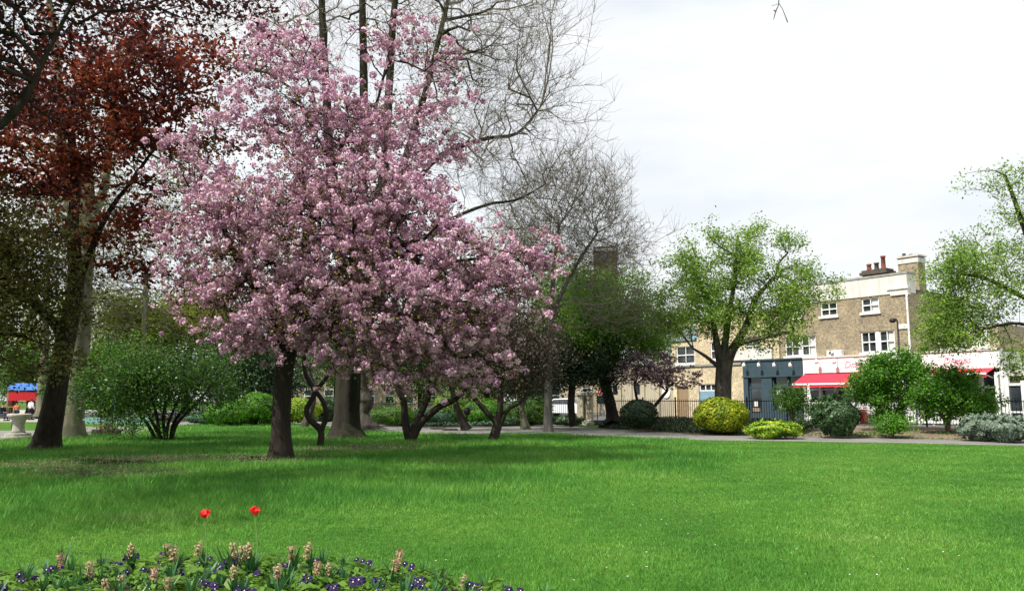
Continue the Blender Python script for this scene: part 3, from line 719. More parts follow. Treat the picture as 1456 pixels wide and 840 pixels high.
dr = FB(DS); dr.box(dd0, dd0+.12, .15, .25, .35, 2.55); dr.box(dd1-.12, dd1, .15, .25, .35, 2.55); dr.box(dd0+.12, dd1-.12, .15, .25, .35, .75); dr.box(dd0+.12, dd1-.12, .15, .25, 2.43, 2.55)
dr = dr.build('door', M['slate']); FB(DS).box(dd0+.12, dd1-.12, .18, .21, .75, 2.43).build('pane', M['glass'], dr)
FB(DS).box(dd0+.3, dd0+.62, .215, .225, 1.2, 1.55).build('notice', M['white'], dr); FB(DS).box(dd0+.2, dd1-.3, .215, .225, .85, 1.1).build('notice', M['timber'], dr)
FB(DS).box(dd0, dd1, .1, .2, 2.56, zdb-.1).build('fanlight', M['glass'])
wf = FB(DS); wf.box(w0, w0+.08, .15, .28, .95, zdb-.1); wf.box(w1-.08, w1, .15, .28, .95, zdb-.1); wf.box((w0+w1)/2-.05, (w0+w1)/2+.05, .15, .28, .95, zdb-.1); wf.box(w0+.08, w1-.08, .14, .27, 2.45, 2.55)
wf = wf.build('window', M['slate']); FB(DS).box(w0+.08, w1-.08, .12, .139, .95, zdb-.1).build('pane', M['glass'], wf)
FB(DS).box(w0+.15, w0+.6, .141, .149, 2.0, 2.35).box(w0+.3, w0+1.5, .141, .149, 1.05, 1.7).build('poster', M['white'], wf)
for px, w in ((1064, 'leftmost, over the door'), (1085, 'second from left'), (1107, 'third from left'), (1130, 'rightmost, next to the white fascia')):
    spotlamp(px, 521, .42, f'white gooseneck lamp on the slate blue fascia, {w}')

# --- pale brick house left of it
C = facade_root('pale_brick_house', 1057, off=.1, label='pale yellow brick house with light blue garage door behind the railings', cat='house')
p0, p1 = fu(957, .1), fu(1057, .1); pz = fz(1040, 448, .1); gz = fz(1000, 519, .1)
hC = [hole(1012, 1026, 486, 511, .1), hole(963, 989, 492, 517, .1), hole(1062, 1082, 478, 505, .1)]
gar = (max(fu(994, .1), fu(993, .1)+.02), fu(1019, .1), .3, fz(1005, 546, .1)); dark = (fu(958.5, .1)+.3, fu(979, .1), .3, fz(970, 549, .1))
hC[1] = (max(hC[1][0], p0+.4), hC[1][1], hC[1][2], hC[1][3])
psx = fu(993, .1); pz2 = fz(975, 484, .1)
wall_with_holes(C, 'wall', p0, psx, .3, pz2, .1, [h for h in hC+[gar, dark] if h[1] < psx], M['pale_brick'])
wall_with_holes(C, 'wall', psx, uL-.01, .3, pz, .1, [h for h in hC+[gar, dark] if h[0] >= psx], M['pale_brick'])
FB(C).box(p0-.1, psx-.01, -3, .22, pz2, pz2+.1).box(p0+.6, psx-.5, -3, -1.5, pz2+.1, pz2+.5).build('blue_roof', M['ltblue'])
FB(C).box(p0, psx, -8, -.21, .3, pz2-.1).box(psx, uL-.01, -8, -.21, .3, pz-.3).build('rear_wall', M['pale_brick'])
FB(C).box(p0-.05, p1-.05, .1, .2, gz-.08, gz+.06).box(psx-.05, uL-.02, -.3, .2, pz, pz+.12).build('coping', M['coping'])
FB(C).box(p1-1.6, p1+2.6, .11, .3, zdt+.12, zdt+.9).build('white_band', M['render'])
for h in hC: sash(C, h, .1)
g_ = FB(C).box(gar[0], gar[1], -.05, 0, .3, gar[3]-.5).build('garage_door', M['ltblue'])
b = FB(C); b.box(gar[0], gar[1], -.06, .01, gar[3]-.06, gar[3]); b.box(gar[0], gar[1], -.06, .01, gar[3]-.5, gar[3]-.42)
for k in range(4): u = gar[0]+(gar[1]-gar[0]-.08)*k/3; b.box(u, u+.08, -.06, .01, gar[3]-.42, gar[3]-.06)
b.build('transom', M['white'], g_); FB(C).box(gar[0]+.02, gar[1]-.02, -.09, -.07, gar[3]-.42, gar[3]-.06).build('pane', M['glass'], g_)
FB(C).box(dark[0], dark[1], -.12, -.05, .3, dark[3]).build('door', M['timber'])

# white pyramid rooflight behind (pale gable)
# --- cream rendered low building further left
D_ = facade_root('cream_building', 957, off=-.4, label='low cream rendered building with a round white wall plate', cat='building')
q0, q1 = fu(852, -.4), p0-.02; qz = fz(930, 517, -.4)
FB(D_).box(q0, q1, -8, -.4, .3, qz).build('wall', M['cream']); FB(D_).box(q0-.1, q1, -8, -.3, qz, qz+.15).build('coping', M['coping'])
for x in (882, 897, 915, 936): u = fu(x, -.4); FB(D_).box(u-.2, u+.2, -.395, -.3, .3, qz-.01).build('pilaster', M['cream'])
mb = MB(); u = fu(948, -.4)-D_['_u']; z_ = fz(948, 558, -.4)-.3
mb.tube([(u, -.002, z_), (u, -.08, z_)], .42, 18); mb.build('wall_plate', M['white'], D_)
for x0, x1 in ((872, 880), (903, 910)): FB(D_).box(fu(x0, -.4), fu(x1, -.4), -.39, -.36, fz(890, 560, -.4), fz(890, 546, -.4)).build('window', M['glass'])

# --- brown tower far behind the bare trees
tp = P(864, 560, 120); TW = empty('brick_tower', (tp.x, tp.y, .3), R(-12), label='tall dark brown brick tower rising behind the bare trees', cat='tower')
hh = P(864, 353, 120).z-.3; w_ = 1.7
mb = MB(); mb.box(-w_, w_, -w_, w_, 0, hh-.8); mb.build('shaft', M['dark_brick'], TW)
mb = MB(); mb.box(-w_-.12, w_+.12, -w_-.12, w_+.12, hh-.8, hh-.4); mb.build('string_course', M['coping'], TW)
mb = MB(); mb.box(-w_, w_, -w_, w_, hh-.4, hh); mb.build('parapet', M['dark_brick'], TW)
for k in range(5):
    mb = MB(); mb.box(-.5, .5, -w_-.06, -w_-.01, 6+k*4, 7.6+k*4); mb.build('window', M['glass'], TW)
t2 = P(840, 560, 122); TB = empty('tower_annex', (t2.x, t2.y, .3), R(-12), label='lower brown block standing left of the brick tower behind bare trees', cat='building')
h2 = P(840, 410, 122).z-.3; mb = MB(); mb.box(-2.6, 1.9, -2, 2, 0, h2); mb.build('wall', M['dark_brick'], TB); mb = MB(); mb.box(-2.8, 2.0, -2.2, 2.2, h2, h2+.3); mb.build('roof', M['lead'], TB)

# --- terrace houses far behind, seen between the trunks
def terrace(px, Y, wpx, hz, label, m='pale_brick', n=2):
    c = P(px, 570, Y); r = empty('terrace_house', (c.x, c.y, .3), R(4), label=label, cat='house', group=None); w = wpx*Y/FPX/2
    mb = MB(); mb.box(-w, w, 0, 8, 0, hz); mb.build('wall', M[m], r)
    mb = MB(); mb.add([(-w-.2, -.3, hz), (w+.2, -.3, hz), (w+.2, 8.3, hz), (-w-.2, 8.3, hz), (-w-.2, 4, hz+2.6), (w+.2, 4, hz+2.6)], [(0, 1, 5, 4), (2, 3, 4, 5), (0, 4, 3), (1, 2, 5), (0, 3, 2, 1)]); mb.build('roof', M['lead'], r)
    for i in range(n*2):
        x = -w+(i+.5)*w/n
        for z in (1.0, 4.0):
            mb = MB(); a, b_ = x-.55, x+.55
            mb.box(a, a+.1, -.05, -.004, z, z+1.6); mb.box(b_-.1, b_, -.05, -.004, z, z+1.6); mb.box(a+.1, b_-.1, -.05, -.004, z+1.5, z+1.6); mb.box(a+.1, b_-.1, -.06, -.004, z+.74, z+.84); mb.box(a-.1, b_+.1, -.12, -.004, z-.12, z-.002)
            f_ = mb.build('window', M['white'], r); mb = MB(); mb.box(a+.1, b_-.1, -.02, -.003, z, z+1.5); mb.build('pane', M['glass'], f_)
terrace(540, 92, 110, 7.2, 'pale brick terrace house between the great trunk and the forked tree')
terrace(655, 96, 110, 7.2, 'pale brick terrace house behind the leaning stems')
terrace(425, 95, 110, 7.2, 'pale brick terrace house behind the crooked little tree', 'cream')
terrace(812, 84, 90, 5.2, 'sunlit yellow brick house behind the park gate', 'pale_brick', 1)

# ================================================================== FENCES, GATE, STREET FURNITURE
def railing(name, pts, z, h, label, bay=2.4, gap=.14):
    r = empty(name, (pts[0].x, pts[0].y, z), label=label, cat='fence'); o = Vector((pts[0].x, pts[0].y, z))
    for a, b in zip(pts[:-1], pts[1:]):
        Lh = (b-a).length; k = max(1, round(Lh/bay)); d = (b-a).normalized(); rz = math.atan2(d.y, d.x)
        for i in range(k):
            s = a.lerp(b, i/k); w = Lh/k; mb = MB(); mb.box(-.035, .035, -.035, .035, 0, h+.08); mb.add([(-.035, -.035, h+.08), (.035, -.035, h+.08), (.035, .035, h+.08), (-.035, .035, h+.08), (0, 0, h+.15)], [(0, 1, 4), (1, 2, 4), (2, 3, 4), (3, 0, 4)])
            p = mb.build('post', M['iron'], r); p.location = s-Vector((o.x, o.y, 0)); p.rotation_euler = (0, 0, rz)
            mb = MB(); mb.box(.036, w-.036, -.02, .02, h-.14, h-.1); mb.box(.036, w-.036, -.02, .02, .12, .16)
            n = int(w/gap)
            for j in range(1, n):
                x = j*w/n
                mb.box(x-.011, x+.011, -.011, .011, .161, h-.141); mb.add([(x-.014, -.014, h-.099), (x+.014, -.014, h-.099), (x+.014, .014, h-.099), (x-.014, .014, h-.099), (x, 0, h+.05)], [(0, 1, 4), (1, 2, 4), (2, 3, 4), (3, 0, 4)])
            p = mb.build('railing_panel', M['iron'], r); p.location = s-Vector((o.x, o.y, 0)); p.rotation_euler = (0, 0, rz)
    return r
railing('park_railings', FENCE_R, .34, 1.35, 'black iron park railings behind the border in front of the shops')
railing('park_railings', FENCE_L[1:], .18, 1.3, 'black iron park railings running left from the gate behind the tree trunks')
# gate pillars and gate
for px, lab in ((826, 'left'), (838, 'right')):
    p = P(px, 575, 53); r = empty('gate_pillar', (p.x, p.y, .2), R(-25), label=f'pale stone pillar at the {lab} side of the park gate', cat='pillar')
    mb = MB(); mb.box(-.22, .22, -.22, .22, 0, 1.75); mb.build('shaft', M['cream'], r, bevel=.02); mb = MB(); mb.box(-.28, .28, -.28, .28, 1.75, 1.9); mb.add([(-.24, -.24, 1.9), (.24, -.24, 1.9), (.24, .24, 1.9), (-.24, .24, 1.9), (0, 0, 2.1)], [(0, 1, 4), (1, 2, 4), (2, 3, 4), (3, 0, 4)]); mb.build('cap', M['stone'], r)
p = P(831, 590, 52.4); st_r = empty('gate_step', (p.x, p.y, .0), R(-25), label='grey stone step at the foot of the park gate', cat='step')
mb = MB(); mb.box(-.5, .5, -.4, .5, 0, .2); mb.build('tread', M['stone'], st_r, bevel=.02); mb = MB(); mb.box(-.45, .45, .1, .5, .2, .36); mb.build('tread', M['stone'], st_r, bevel=.02)
p = P(855.5, 567, 51.5); sg = empty('notice_board', (p.x, p.y-.1, .34), R(-28), label='dark green park notice board fixed on the railings beside the gate', cat='sign')
mb = MB(); mb.box(-.32, .32, -.06, -.02, 1.05, 1.55); mb.build('board', M['green'], sg, bevel=.01)
mb = MB()
for k in range(3): mb.box(-.22, .22-.1*(k == 2), -.068, -.061, 1.16+.12*k, 1.2+.12*k)
mb.build('text_band', M['teal'], sg); mb = MB(); mb.box(-.34, -.3, -.02, .02, 0, 1.6); mb.box(.3, .34, -.02, .02, 0, 1.6); mb.build('post', M['iron'], sg)
p = P(857, 562, 63); wr = empty('road_sign', (p.x, p.y, .3), R(5), label='triangular red bordered warning sign on a post above the notice board', cat='sign')
mb = MB(); mb.add([(-.5, -.03, 1.75), (.5, -.03, 1.75), (0, -.03, 2.6), (-.5, 0, 1.75), (.5, 0, 1.75), (0, 0, 2.6)], [(0, 1, 2), (5, 4, 3), (0, 3, 4, 1), (1, 4, 5, 2), (2, 5, 3, 0)]); pl_ = mb.build('plate', M['redpaint'], wr)
mb = MB(); mb.add([(-.32, -.036, 1.85), (.32, -.036, 1.85), (0, -.036, 2.4)], [(0, 1, 2)]); mb.build('face', M['white'], wr); mb = MB(); mb.tube([(0, .03, 0), (0, .03, 2.5)], .04, 8); mb.build('post', M['steel'], wr)
# street lamp in front of the house
u = 1281; p = P(1282.5, 560, 43.2); SL = empty('street_lamp', (p.x, p.y, .3), R(-60), label='tall black lamp post with small round head in front of the brown brick house', cat='street lamp')
zt_l = P(1277, 455, 43.2).z-.3
mb = MB(); mb.tube([(0, 0, 0), (0, 0, 1.0), (0, 0, 1.05), (0, 0, zt_l-.1)], [.11, .1, .065, .045], 10); mb.build('pole', M['iron'], SL, True)
mb = MB(); mb.tube([(0, 0, zt_l-.1), (-.05, 0, zt_l+.05), (-.25, 0, zt_l+.1)], .04, 8); mb.build('arm', M['iron'], SL, True)
mb = MB(); mb.lathe([(.04, zt_l+.13), (.14, zt_l+.09), (.18, zt_l-.03), (.17, zt_l-.06), (.09, zt_l-.12)], -.28, 0, 14); mb.build('lamp_head', M['iron'], SL, True)
# dark round headed post under the trees
g = G(664, 611); r = empty('bollard', (g.x, g.y, 0), label='slim dark post with a rounded head beside the path under the trees', cat='post')
mb = MB(); mb.tube([(0, 0, 0), (0, 0, .85)], .045, 8); mb.build('post', M['iron'], r); mb = MB(); mb.lathe([(.08, .8), (.17, .88), (.19, 1.05), (.15, 1.2), (.05, 1.25)], 0, 0, 12); mb.build('head', M['iron'], r, True)
for px, py, w in ((640, 611.5, 'left'), (622, 610, 'far left')): 
    g = G(px, py); r = empty('stone_block', (g.x, g.y, 0), R(20), label=f'small dark stone lying at the path edge, {w} of the round headed post', cat='stone')
    mb = MB(); mb.box(-.4, .4, -.25, .25, 0, .1); mb.build('stone', M['darkstone'], r, bevel=.05)
# white car beyond the gate
def car():
    c = P(802, 575, 62); r = empty('parked_car', (c.x, c.y, .3), R(-38), label='white hatchback parked in the street beyond the gate, rear light showing', cat='car')
    prof = [(-2.0, .35), (-2.05, .75), (-1.95, .95), (-1.1, 1.0), (-.5, 1.42), (.9, 1.46), (1.6, 1.02), (1.95, .9), (2.02, .55), (1.95, .32)]
    def ext(pr, w0, w1, taper=None):
        mb = MB(); n = len(pr); vs = []
        for s, w in ((-1, w0), (1, w1)):
            for x, z in pr: vs.append((x, s*(w-(.14 if z > 1.1 else 0)), z))
        mb.add(vs, [tuple(range(n)), tuple(range(2*n-1, n-1, -1))] + [(i, n+i, n+(i+1) % n, (i+1) % n) for i in range(n)]); return mb
    ext(prof, .85, .85).build('body', M['paint_car'], r, bevel=.03)
    for s in (-1, 1):
        mb = MB(); mb.add([(-.95, s*.8, 1.03), (-.45, s*.735, 1.36), (.85, s*.735, 1.39), (1.35, s*.8, 1.05), (-.95, s*.87, 1.03), (-.45, s*.745, 1.36), (.85, s*.745, 1.39), (1.35, s*.87, 1.05)], [(0, 1, 2, 3), (4, 7, 6, 5), (0, 4, 5, 1), (3, 2, 6, 7), (1, 5, 6, 2), (0, 3, 7, 4)]); mb.build('side_window', M['glass'], r)
        for x in (-1.25, 1.25):
            mb = MB(); mb.tube([(x, s*.72, .3), (x, s*.88, .3)], .31, 18); w_ = mb.build('wheel', M['rubber'], r); mb = MB(); mb.tube([(x, s*.88, .3), (x, s*.9, .3)], .18, 14); mb.build('rim', M['steel'], w_)
        mb = MB(); mb.box(1.9, 2.04, s*.62-.16, s*.62+.16, .68, .9); mb.build('tail_light', M['redlight'], r, bevel=.02)
    mb = MB(); mb.add([(.98, -.62, 1.41), (.98, .62, 1.41), (1.56, .7, 1.08), (1.56, -.7, 1.08)], [(0, 1, 2, 3)]);
    me_ = mb.build('rear_window', M['glass'], r); me_.location = (.03, 0, .02)
    mb = MB(); mb.box(2.03, 2.05, -.25, .25, .5, .6); mb.build('number_plate', M['white'], r)
car()

# ------------------------------------------------------------------ people
def skin_mesh(name, verts, edges, radii, m, parent):
    me = bpy.data.meshes.new(name); me.from_pydata(verts, edges, []); o = bpy.data.objects.new(name, me); COL.objects.link(o)
    md = o.modifiers.new('s', 'SKIN'); o.modifiers.new('u', 'SUBSURF').levels = 2
    for i, rr in enumerate(radii): me.skin_vertices[0].data[i].radius = rr if isinstance(rr, tuple) else (rr, rr)
    me.skin_vertices[0].data[0].use_root = True
    dg = bpy.context.evaluated_depsgraph_get(); dg.update(); m2 = bpy.data.meshes.new_from_object(o.evaluated_get(dg)); bpy.data.objects.remove(o)
    return link(name, m2, m, parent, True)
def person(loc, rz, label, top, legs, seated=False, hat=None, h=1.7):
    r = empty('person', loc, rz, label=label, cat='person'); s = h/1.7
    if seated:
        hip = .5; J = dict(p=(0, 0, hip), ch=(0, .03, .95), nk=(0, .0, 1.1), hd=(0, -.03, 1.25), tp=(0, -.03, 1.34))
        legsL = lambda sx: [(sx*.1, 0, hip-.02), (sx*.13, -.42, hip), (sx*.13, -.44, .1), (sx*.13, -.6, .04)]
        arm = lambda sx: [(sx*.19, .02, 1.02), (sx*.25, -.05, .76), (sx*.14, -.28, .66), (sx*.1, -.36, .65)]
    else:
        hip = .9; J = dict(p=(0, 0, hip), ch=(0, 0, 1.28), nk=(0, 0, 1.44), hd=(0, -.02, 1.57), tp=(0, -.02, 1.66))
        legsL = lambda sx: [(sx*.1, 0, hip-.05), (sx*.12, -.03*sx, .5), (sx*.12, .05*sx, .09), (sx*.13, .05*sx-.14, .04)]
        arm = lambda sx: [(sx*.2, 0, 1.38), (sx*.27, .02, 1.1), (sx*.25, -.1, .87), (sx*.25, -.14, .79)]
    v = [J['p'], J['ch'], J['nk'], J['hd'], J['tp']]; e = [(0, 1), (1, 2), (2, 3), (3, 4)]; rad = [(.15, .11), (.17, .115), .055, .095, .06]
    for sx in (-1, 1):
        o = len(v); v += legsL(sx); e += [(0, o), (o, o+1), (o+1, o+2), (o+2, o+3)]; rad += [.095, .065, .042, .04]
        o = len(v); v += arm(sx); e += [(1, o), (o, o+1), (o+1, o+2), (o+2, o+3)]; rad += [.06, .045, .032, .035]
    V = lambda l: [tuple(c*s for c in p) for p in l]
    skin_mesh('body', V(v), e, rad, M['skin'], r)
    v = [J['p'], J['ch'], tuple(np.array(J['nk'])-np.array((0, 0, .06)))]; e = [(0, 1), (1, 2)]; rad = [(.175, .135), (.2, .14), (.09, .08)]
    for sx in (-1, 1):
        o = len(v); v += arm(sx)[:3]; e += [(1, o), (o, o+1), (o+1, o+2)]; rad += [.08, .065, .05]
    skin_mesh('jacket', V(v), e, rad, M[top], r)
    v = [J['p']]; e = []; rad = [(.17, .13)]
    for sx in (-1, 1):
        o = len(v); v += legsL(sx)[:3]; e += [(0, o), (o, o+1), (o+1, o+2)]; rad += [.11, .085, .065]
    skin_mesh('trousers', V(v), e, rad, M[legs], r)
    mb = MB(); hx, hy, hz = (c*s for c in J['hd']); mb.lathe([(.088*s, hz+.01), (.108*s, hz+.05), (.1*s, hz+.1), (.05*s, hz+.145)], hx, hy+.015, 14); mb.build('hair' if not hat else 'hat', M[hat or 'hair'], r, True)
    mb = MB()
    for sx in (-1, 1):
        q = legsL(sx)[3]; a = legsL(sx)[2]; mb.tube([(a[0], a[1]+.05, .05), (q[0], q[1], .045), (q[0], q[1]-.08, .03)], [.05, .05, .03], 8)
    mb.build('shoes', M['rubber'], r, True); return r
g = P(44, 580, 66); person((g.x, g.y, .01), R(160), 'person in a white jacket and dark trousers standing by the play tower', 'shirt', 'trouser')
g = P(4, 580, 63); person((g.x, g.y, .01), R(70), 'person in dark clothes sitting at the far left of the playground', 'trouser', 'navy', seated=True)
g = P(24, 580, 72); person((g.x, g.y, .01), R(20), 'small person in an orange top standing under the play tower', 'orange', 'navy', h=1.35)
g = P(304, 585, 64); person((g.x, g.y, .16), R(-60), 'person in navy sitting on a bench beyond the shrubs, wearing a pale hat', 'navy', 'trouser', seated=True, hat='shirt')
def bench(loc, rz, label):
    r = empty('park_bench', loc, rz, label=label, cat='bench')
    mb = MB()
    for k in range(4): mb.box(-.8, .8, -.35+k*.12, -.25+k*.12, .4, .43)
    mb.build('seat', M['timber'], r); mb = MB()
    for k in range(3): mb.box(-.8, .8, .14+k*.02, .17+k*.02, .55+k*.13, .65+k*.13)
    mb.build('backrest', M['timber'], r)
    for x in (-.7, .7):
        mb = MB(); mb.tube([(x, -.32, 0), (x, -.32, .395)], .03, 6); mb.build('leg', M['iron'], r); mb = MB(); mb.tube([(x, .12, 0), (x, .12, .4), (x, .2, .95)], .03, 6); mb.build('leg', M['iron'], r)
g = P(304, 585, 64); bench((g.x, g.y+.1, .16), R(-60), 'timber park bench under the seated person with the pale hat')
g = P(4, 580, 63); bench((g.x-.0, g.y+.05, .01), R(70), 'timber park bench under the seated person at the far left of the playground')

# playground tower, swings, enclosure frame, urn, rails
g = P(38, 570, 74); PT = empty('play_tower', (g.x, g.y, .01), R(12), label='wooden play tower with blue roof and red side panels behind the dark leaning trunk', cat='playground')
for x in (-1.3, 1.3):
    for y in (-.8, .8):
        mb = MB(); mb.box(x-.07, x+.07, y-.07, y+.07, 0, 2.75); mb.build('post', M['timber'], PT)
mb = MB(); mb.box(-1.35, 1.35, -.9, .9, .95, 1.05); mb.build('platform', M['timber'], PT)
mb = MB(); mb.add([(-1.5, -1.0, 2.5), (1.5, -1.0, 2.5), (1.5, 1.0, 2.5), (-1.5, 1.0, 2.5), (-1.3, 0, 3.15), (1.3, 0, 3.15)], [(0, 1, 5, 4), (1, 2, 5), (2, 3, 4, 5), (3, 0, 4), (0, 3, 2, 1)]); mb.build('roof', M['blue'], PT)
mb = MB(); mb.box(-1.2, 1.2, -.93, -.88, 1.55, 2.35); mb.build('side_panel', M['redpaint'], PT); mb = MB(); mb.box(-1.42, -1.38, -.75, .75, 1.1, 1.9); mb.build('side_panel', M['redpaint'], PT)
mb = MB(); mb.add([(1.35, -.4, 1.1), (1.35, .4, 1.1), (3.6, .4, .2), (3.6, -.4, .2), (1.35, -.4, 1.03), (1.35, .4, 1.03), (3.6, .4, .13), (3.6, -.4, .13)], [(0, 3, 2, 1), (4, 5, 6, 7), (0, 4, 7, 3), (1, 2, 6, 5)]); mb.build('slide', M['steel'], PT)
def frame(px, Y, w, h, label, m, bars=0):
    c = P(px, 570, Y); r = empty('ball_frame', (c.x, c.y, .01), R(-6), label=label, cat='goal frame')
    for x in np.linspace(0, w, 3+bars): mb = MB(); mb.tube([(x, 0, 0), (x, 0, h)], .045, 7); mb.build('post', M[m], r)
    mb = MB(); mb.tube([(0, 0, h), (w, 0, h)], .04, 7); mb.build('crossbar', M[m], r)
    mb = MB(); mb.box(0, w, .06, .1, .0, .42); mb.build('kick_board', M[m], r); return r
frame(110, 56, 5.6, 2.45, 'pale teal metal frame with low board behind the pale trunk', 'teal')
frame(82, 60, 1.4, 2.9, 'grey metal frame between the dark trunk and the pale trunk', 'steel')
g = G(25, 623.5); UR = empty('stone_urn', (g.x, g.y, .006), label='pale weathered stone urn on a wide stepped base at the far left path', cat='urn')
mb = MB(); mb.lathe([(.62, 0), (.62, .1), (.5, .11), (.5, .22), (.36, .24)], 0, 0, 24); mb.build('base', M['stone'], UR)
mb = MB(); mb.lathe([(.3, .24), (.24, .35), (.22, .6), (.27, .78), (.44, .92), (.47, 1.02), (.42, 1.05), (.3, .98)], 0, 0, 24); mb.build('bowl', M['stone'], UR, True)
def lowrail(x0, x1, py, Y, h, label):
    a = P(x0, py, Y); b = P(x1, py, Y); r = empty('low_rail', (a.x, a.y, .006), label=label, cat='rail'); w = b.x-a.x
    mb = MB(); mb.tube([(0, 0, h), (w, 0, h)], .025, 6); mb.build('rail', M['iron'], r)
    for k in range(5): mb = MB(); mb.tube([(w*k/4, 0, 0), (w*k/4, 0, h)], .022, 6); mb.build('post', M['iron'], r)
lowrail(-120, 64, 592, 38, .85, 'low black rail running behind the stone urn')
lowrail(143, 192, 597, 38, .72, 'low black rail with posts behind the dead flower clump')
for (x0, x1, y0, y1, nm, lab) in ((-60, 62, 601, 612, 'lawn_strip', None), (110, 230, 600, 606.5, 'lawn_strip', None)):
    q = [G(x0, y1), G(x1, y1), G(x1, y0), G(x0, y0)]; mb = MB(); mb.add([(p.x, p.y, .012) for p in q], [(0, 1, 2, 3)]); tag(mb.build(nm, M['turf']), kind='structure')

# ================================================================== TREES
def B(*a): return [blob(*x) for x in a]
# --- the big flowering cherry
b0 = G(398, 652); Yc = b0.y
CB = B((300, 330, Yc-.3, 72, 105, 2.2, .75), (275, 250, Yc, 45, 60, 1.8, .5), (270, 405, Yc, 42, 50, 1.7, .9), (360, 170, Yc, 70, 75, 2.0, .6), (400, 75, Yc+.3, 75, 50, 1.8, .5), (560, 65, Yc, 75, 45, 1.7, .6),
       (640, 110, Yc, 55, 35, 1.3, .6), (455, 190, Yc-.4, 100, 90, 2.6, .8), (575, 190, Yc-.3, 85, 75, 2.2, .8), (410, 320, Yc-.6, 100, 95, 2.9, 1.1), (540, 310, Yc-.8, 110, 85, 2.9, 1.2),
       (350, 440, Yc-1.0, 60, 60, 1.8, 1.0), (460, 440, Yc-1.4, 85, 60, 2.2, 1.3), (580, 440, Yc-1.9, 95, 70, 2.3, 1.5), (665, 385, Yc-1.8, 85, 65, 2.0, 1.4), (735, 375, Yc-1.9, 55, 33, 1.2, 1.2),
       (690, 460, Yc-2, 50, 45, 1.2, 1.2), (625, 505, Yc-2, 60, 38, 1.3, 1.2), (372, 500, Yc-1.0, 22, 18, .7, 1.0), (520, 505, Yc-1.6, 60, 24, 1.3, 1.1), (465, 505, Yc-1.4, 25, 14, .7, .8), (655, 528, Yc-2, 42, 18, 1.0, 1.3), (570, 522, Yc-1.9, 60, 16, 1.0, 1.2), (330, 470, Yc-1, 50, 24, 1, .9), (425, 500, Yc-1.2, 40, 14, .8, .9), (720, 500, Yc-2, 22, 18, .6, .9), (500, 390, Yc-2.2, 90, 70, 1.2, 1.2), (765, 368, Yc-2, 38, 16, .7, 1.6), (735, 425, Yc-2, 42, 34, 1, 1.4), (700, 520, Yc-2, 26, 20, .7, 1.2), (600, 540, Yc-2, 50, 14, .9, 1))
root, A_, fine, tips = tree('cherry_tree', 'large pink blossoming cherry tree in full flower on the rough grass', 'tree', b0,
     [stem(b0, [(400, 590), (403, 535), (409, 490)], Yc, [.31, .26, .25, .25], .93), stem(b0+Vector((.02, 0, .0)), [(400, 590), (403, 535), (409, 492), (385, 440, -.3), (345, 380, -.6), (315, 320, -.4)], Yc, [.26, .24, .22, .13, .08], .7),
      stem(b0+Vector((-.02, .0, .0)), [(400, 590), (403, 535), (411, 492), (440, 430, -.5), (500, 370, -1), (560, 330, -1.2)], Yc, [.26, .24, .22, .13, .08], .68),
      stem(b0+Vector((0, .02, .0)), [(401, 590), (404, 535), (412, 492), (425, 400, .3), (450, 290, .4), (500, 180, .2)], Yc, [.26, .24, .22, .14, .05], .6)],
     CB, M['bark_cherry'], n=2700, bf=.3, clump=.36, per=9, r_tip=.009, twig=(1, .35, .006), shell=.3, leaf_thr=.02, wob=.05, flare=1.25)
att = crown_points([(b[0]-b0, b[1], b[2]) for b in CB], 8400, .2, 12, .3)
keep = A_[RNG.choice(tips, 1900)] + RNG.normal(size=(1900, 3))*.12
allc = np.concatenate([att[RNG.permutation(len(att))[:5200]], keep[:1700]]); pompoms('blossom', allc, .118, 32, .068, M['blossom'], root)
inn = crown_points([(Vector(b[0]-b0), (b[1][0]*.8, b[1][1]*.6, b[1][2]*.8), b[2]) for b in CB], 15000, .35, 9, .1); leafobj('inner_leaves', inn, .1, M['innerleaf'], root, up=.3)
leafobj('young_leaves', A_[RNG.choice(fine, 12000)] + RNG.normal(size=(12000, 3))*.2, .08, M['bronze'], root, up=.3)

# --- crooked little tree and forked tree with leaning stems behind it
b1 = G(455, 634)
tree('crooked_tree', 'small crooked dark tree whose two stems cross between the big trunks', 'tree', b1,
     [stem(b1, [(456, 612), (440, 596), (436, 582), (444, 566), (449, 555), (462, 540), (474, 520)], b1.y, [.13, .1, .09, .06], .8), stem(b1+Vector((.03, .05, 0)), [(457, 612), (464, 592), (460, 572), (449, 556), (438, 540), (432, 520), (434, 500)], b1.y, [.11, .09, .08, .06], .8)],
     B((440, 470, b1.y+.5, 45, 40, 1.5, 1), (490, 470, b1.y+1, 40, 40, 1.5, 1)), M['bark_cherry'], n=260, foliage=[('leaves', M['mid_leaf'], 2600, .13, .25)])
b2 = G(583, 627)
r_, A2, f2, t2 = tree('forked_tree', 'dark multi stemmed small tree splitting at the ground right of the great trunk', 'tree', b2,
     [stem(b2, [(576, 600), (574, 572), (562, 545), (553, 525)], b2.y, [.2, .14, .12, .08], .75), stem(b2+Vector((.05, .0, 0)), [(596, 604), (622, 580), (648, 566), (672, 545)], b2.y, [.2, .15, .13, .08], .75), stem(b2+Vector((.03, .08, 0)), [(590, 606), (604, 575), (612, 545), (612, 515)], b2.y, [.2, .14, .12, .08], .7)],
     B((570, 500, b2.y, 50, 30, 1.5, 1), (640, 515, b2.y+.3, 60, 30, 1.7, 1), (600, 480, b2.y+1, 60, 40, 2, .8)), M['bark_cherry'], n=420, foliage=[('leaves', M['deep_leaf'], 5200, .14, .3)], twig=(1, .5, .008))
pompoms('blossom', A2[RNG.choice(t2, 110)], .13, 20, .08, M['blossom'], r_)
b3 = G(700, 627)
